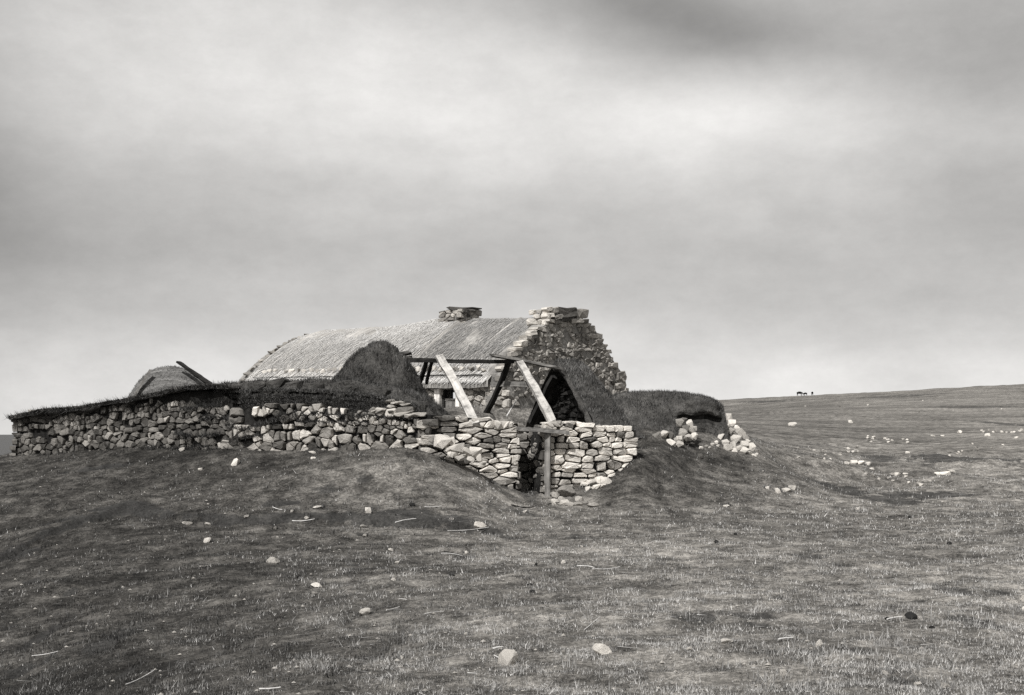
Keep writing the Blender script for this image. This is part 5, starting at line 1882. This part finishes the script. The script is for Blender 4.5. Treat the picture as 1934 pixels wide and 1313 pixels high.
def ring_grass():
    rng = np.random.default_rng(23)
    R, T = [], []
    for px, row, w_, h_, mt, shp, lb in STONES:
        p = march(px, row, ground_h)
        if p.y > 26:
            continue
        a = w_ * p.y / F * .5
        m = int(40 + 500 * a)
        th = rng.uniform(0, 2 * math.pi, m)
        rr = a * rng.uniform(.85, 1.35, m) + .01
        R.append(np.stack([p.x + np.cos(th) * rr, p.y + .75 * a + np.sin(th) * rr * .8, np.zeros(m)], -1))
        T.append(np.full(m, float(dry(np.array([p.x]), np.array([p.y]))[0])))
    R = np.concatenate(R)
    R[:, 2] = ground_h(R[:, 0], R[:, 1]) - .004
    n = len(R)
    sc = 1 + sstep(9, 26, R[:, 1])
    me = blades_mesh('grass_tufts', R, sc * rng.uniform(.02, .055, n), sc * rng.uniform(.0016, .003, n), .15 + .5 * np.concatenate(T) + rng.normal(0, .15, n), M['grass'], rng, .8)
    tag(place('grass_tufts', me), 'longer grass standing round the loose stones', kind='stuff')


ring_grass()

# scatters of small stones on the right field that nothing tells apart
r = random.Random(77)


def scatter(label, group, spots):
    for px, row, w_, h_ in spots:
        p = march(px, row, ground_h)
        kx = p.y / F
        o = rock('field_stone', p - Vector((0, 0, h_ * kx * .25)), (w_ * kx, w_ * kx * .8, h_ * kx * 1.15), r.randint(0, 999), M[r.choice(['stone_white', 'stone', 'stone', 'stone_grey'])], None, 2)
        tag(o, label, 'stone', group)


scatter('small white stone in the dip between bright clump and long flat group', 'white stones in the dip', [(1626 + 13 * k + r.uniform(-5, 5), 893 + k * 2.2 + r.uniform(-6, 8), r.uniform(5, 9), r.uniform(3, 5)) for k in range(12)] +
        [(1686, 897, 10, 5), (1695, 898, 12, 7), (1710, 896, 10, 4), (1740, 919, 12, 5), (1733, 919, 8, 4), (1762, 906, 6, 6), (1748, 912, 6, 4), (1712, 904, 8, 4)])
scatter('tiny white stone in the strewn band above the bright clump', 'white stones strewn above the clump', [(1637 + r.uniform(0, 80), 834 + r.uniform(-8, 7), r.uniform(4, 7), r.uniform(3, 4)) for k in range(16)] + [(1600 + r.uniform(0, 28), 850 + r.uniform(-6, 6), r.uniform(4, 9), r.uniform(3, 5)) for k in range(10)])
scatter('small white stone of the far row across the right field', 'white stones of the far row', [(1852 + 8 * k + r.uniform(-3, 3), 816 + r.uniform(-3, 3), r.uniform(4, 7), r.uniform(3, 5)) for k in range(11)] + [(1762, 824, 8, 3), (1780, 824, 8, 3), (1920, 828, 8, 4)])
scatter('tiny pale stone dotted below the far row near the right edge', 'pale stones below the far row', [(1790 + r.uniform(0, 110), 848 + r.uniform(-8, 16), r.uniform(4, 6), r.uniform(3, 4)) for k in range(14)])
scatter('tiny pale stone strewn left of the bright clump', 'pale stones left of the clump', [(1505 + r.uniform(0, 85), 856 + r.uniform(-8, 16), r.uniform(4, 8), r.uniform(2, 4)) for k in range(16)])
scatter('pale speck of stone on the hillside under the skyline', 'stones high on the hillside', [(r.uniform(1440, 1930), r.uniform(752, 806), r.uniform(3, 4), r.uniform(2, 2.6)) for k in range(12)])


def pebbles():
    rng = np.random.default_rng(12)
    V, Fc = [], []
    n = 420
    iy = rng.uniform(1 / 25.0, 1 / 7.2, n)
    Y = 1 / iy
    X = rng.uniform(-.42, .42, n) * Y
    Z = ground_h(X, Y)
    for k in range(n):
        a = rng.uniform(.005, .014) * (1 + Y[k] / 25)
        b0 = len(V)
        for d in [(1, 0, 0), (-1, 0, 0), (0, 1, 0), (0, -1, 0), (0, 0, .9), (0, 0, -.5)]:
            q = rng.uniform(.6, 1.2)
            V.append((X[k] + d[0] * a * q * 1.3, Y[k] + d[1] * a * q, Z[k] + .006 + d[2] * a * q))
        for f in [(0, 2, 4), (2, 1, 4), (1, 3, 4), (3, 0, 4), (2, 0, 5), (1, 2, 5), (3, 1, 5), (0, 3, 5)]:
            Fc.append(tuple(b0 + i for i in f))
    tag(place('pebbles', mesh_from('pebbles', V, Fc, M['stone'])), 'tiny pale pebbles scattered through the turf', kind='stuff')


pebbles()

# ------------------------------------------------------------------ straws and sticks on the grass
STICKS = [  # two ends, thickness in photo pixels, material, label
    ((552, 988), (594, 988), 2.2, 'straw', 'long white straw lying along the dark turf ditch'),
    ((515, 963), (533, 966), 1.6, 'straw', 'short pale straw on the dark tuft above the ditch'),
    ((746, 993), (786, 994), 1.6, 'straw', 'pale straw in the ditch right of the pale stone'),
    ((846, 1007), (923, 1005), 1.8, 'straw', 'longest pale straw, lying just below the wide slab'),
    ((834, 1049), (874, 1054), 2.0, 'straw', 'forked pale stick left of a small white stone'),
    ((838, 1045), (868, 1052), 1.6, 'wood_dark', 'dark stick lying along the forked pale one'),
    ((802, 961), (834, 962), 1.6, 'straw', 'pale straw on the bank below the tumbled bright stones'),
    ((966, 958), (1012, 959), 2.6, 'wood_dark', 'black stick on the ground before the doorway'),
    ((1034, 956), (1064, 954), 2.0, 'wood_dark', 'shorter black stick at the foot of the door post'),
    ((730, 1157), (754, 1153), 2.0, 'straw', 'pale straw right of the bright round white stone'),
    ((800, 1165), (838, 1160), 1.5, 'straw', 'thin straw on the near grass above the dark dip'),
    ((753, 1136), (768, 1137), 1.5, 'straw', 'short straw above the bright round white stone'),
    ((930, 1233), (950, 1230), 4.0, 'straw', 'thick pale straw touching the left of the jagged upright stone'),
    ((933, 1245), (953, 1254), 2.0, 'straw', 'thin straw slanting to the foot of the jagged upright stone'),
    ((1090, 1073), (1122, 1078), 2.2, 'straw', 'left arm of the long pale broken straw in mid grass'),
    ((1120, 1079), (1171, 1076), 2.2, 'straw', 'right arm of the long pale broken straw in mid grass'),
    ((1103, 1196), (1132, 1172), 1.5, 'straw', 'straw slanting up behind the largest flat stone'),
    ((1469, 1216), (1497, 1213), 3.4, 'straw', 'pale stick lying left of the pointed upright stone'),
    ((1676, 1177), (1704, 1172), 2.8, 'straw', 'pale stick pointing at the largest dark dung pat'),
    ((1591, 1177), (1604, 1181), 2.2, 'straw', 'short pale stick at the end of the dark worn patch'),
    ((238, 1300), (290, 1272), 2.0, 'straw', 'long pale straw in the dark grass at the near left corner'),
    ((60, 1244), (110, 1236), 1.6, 'straw', 'pale straw on the dark slope near the left edge'),
    ((490, 1308), (530, 1306), 3.0, 'straw', 'pale straw at the bottom of the view left of centre'),
]
for k, (pa, pb, th, mt, lb) in enumerate(STICKS):
    a, b = march(*pa, ground_h), march(*pb, ground_h)
    w_ = max(th * a.y / F, .006)
    up = Vector((0, 0, .018 + w_ * .5))
    o = beam('straw' if mt == 'straw' else 'stick', a + up, b + up, w_, w_, M[mt], None, 200 + k, 0, .6, .02, 5, .1, True)
    tag(o, lb, 'straw' if mt == 'straw' else 'stick', 'straws and sticks on the grass')

# ------------------------------------------------------------------ dung pats
DUNG = [(1722, 1170, 22, 13, 'largest dark dung pat, on the worn grass at the right'), (1760, 1187, 13, 6, 'dung pat just below the largest one'),
        (1676, 1172, 11, 6, 'dung pat at the left end of the pale stick'), (1353, 1027, 9, 6, 'dark dung pat alone in mid grass right of centre'),
        (1389, 1013, 7, 4, 'small dark dung pat up right of the lone one in mid grass'), (1793, 1029, 10, 6, 'dark dung pat in open grass at the far right'),
        (1718, 979, 7, 4, 'small dark pat below the lip on the right grass'), (779, 956, 11, 7, 'dark pat on the bank above the ditch'),
        (1012, 1069, 5, 7, 'small upright black clod in the mid grass'), (1000, 1106, 13, 4, 'flat black pat in the mid grass above the jagged stone'),
        (1006, 1120, 12, 5, 'broken black pat just below the flat one'), (853, 1088, 12, 4, 'thin black pat on the pale grass left of the flat one')]
for k, (px, row, w_, h_, lb) in enumerate(DUNG):
    p = march(px, row, ground_h)
    kx = p.y / F
    o = rock('dung_pat', p, (w_ * kx, w_ * kx, h_ * kx * 1.1), 900 + k, M['dung'], None, 3, None, .1, True, 22)
    tag(o, lb, 'dung', 'dung pats on the grass')


# ------------------------------------------------------------------ cattle on the skyline
def cow_mesh():
    """skin-grown body: x forward"""
    J = [(0, 0, .92, .40), (.55, 0, .98, .37), (-.55, 0, 1.0, .36), (.92, 0, .92, .19), (1.15, 0, .62, .14), (1.28, 0, .36, .09),
         (.55, .2, .62, .10), (.55, .2, .30, .06), (.55, .2, .0, .055), (.55, -.2, .62, .10), (.60, -.2, .30, .06), (.62, -.2, .0, .055),
         (-.62, .2, .70, .14), (-.72, .2, .36, .065), (-.66, .2, .0, .055), (-.62, -.2, .70, .14), (-.68, -.2, .36, .065), (-.60, -.2, .0, .055),
         (-.86, 0, 1.12, .05), (-.92, 0, .60, .03), (1.12, .2, .74, .035), (1.12, -.2, .74, .035)]
    E = [(0, 1), (0, 2), (1, 3), (3, 4), (4, 5), (1, 6), (6, 7), (7, 8), (1, 9), (9, 10), (10, 11), (2, 12), (12, 13), (13, 14), (2, 15), (15, 16), (16, 17), (2, 18), (18, 19), (4, 20), (4, 21)]
    me = bpy.data.meshes.new('cow')
    me.from_pydata([j[:3] for j in J], E, [])
    o = bpy.data.objects.new('cow', me)
    COL.objects.link(o)
    m = o.modifiers.new('skin', 'SKIN')
    for k, v in enumerate(me.skin_vertices[0].data):
        v.radius = (J[k][3], J[k][3])
        v.use_root = k == 0
    o.modifiers.new('sub', 'SUBSURF').levels = 1
    dg = bpy.context.evaluated_depsgraph_get()
    out = bpy.data.meshes.new_from_object(o.evaluated_get(dg))
    bpy.data.objects.remove(o)
    out.materials.append(M['cow'])
    return out


cm = cow_mesh()
for px, sc, rz, lb in [(1508, .72, .1, 'big dark cow standing sideways on the skyline'), (1519, .52, 2.3, 'small dark calf close behind the big cow on the skyline'), (1532, .6, 1.45, 'dark calf seen end on, apart on the skyline')]:
    best = None
    for Y in np.linspace(230, 330, 60):
        x = (px - 967) / F * Y
        z = ground_at(x, Y)
        e = (z - EYE) / Y
        if best is None or e > best[0]:
            best = (e, x, Y, z)
    o = place('cow', cm, None, (best[1], best[2] - 1.0, ground_at(best[1], best[2] - 1.0) - .02), (0, 0, rz))
    o.scale = (sc, sc, sc)
    tag(o, lb, 'cow', 'cattle on the skyline')
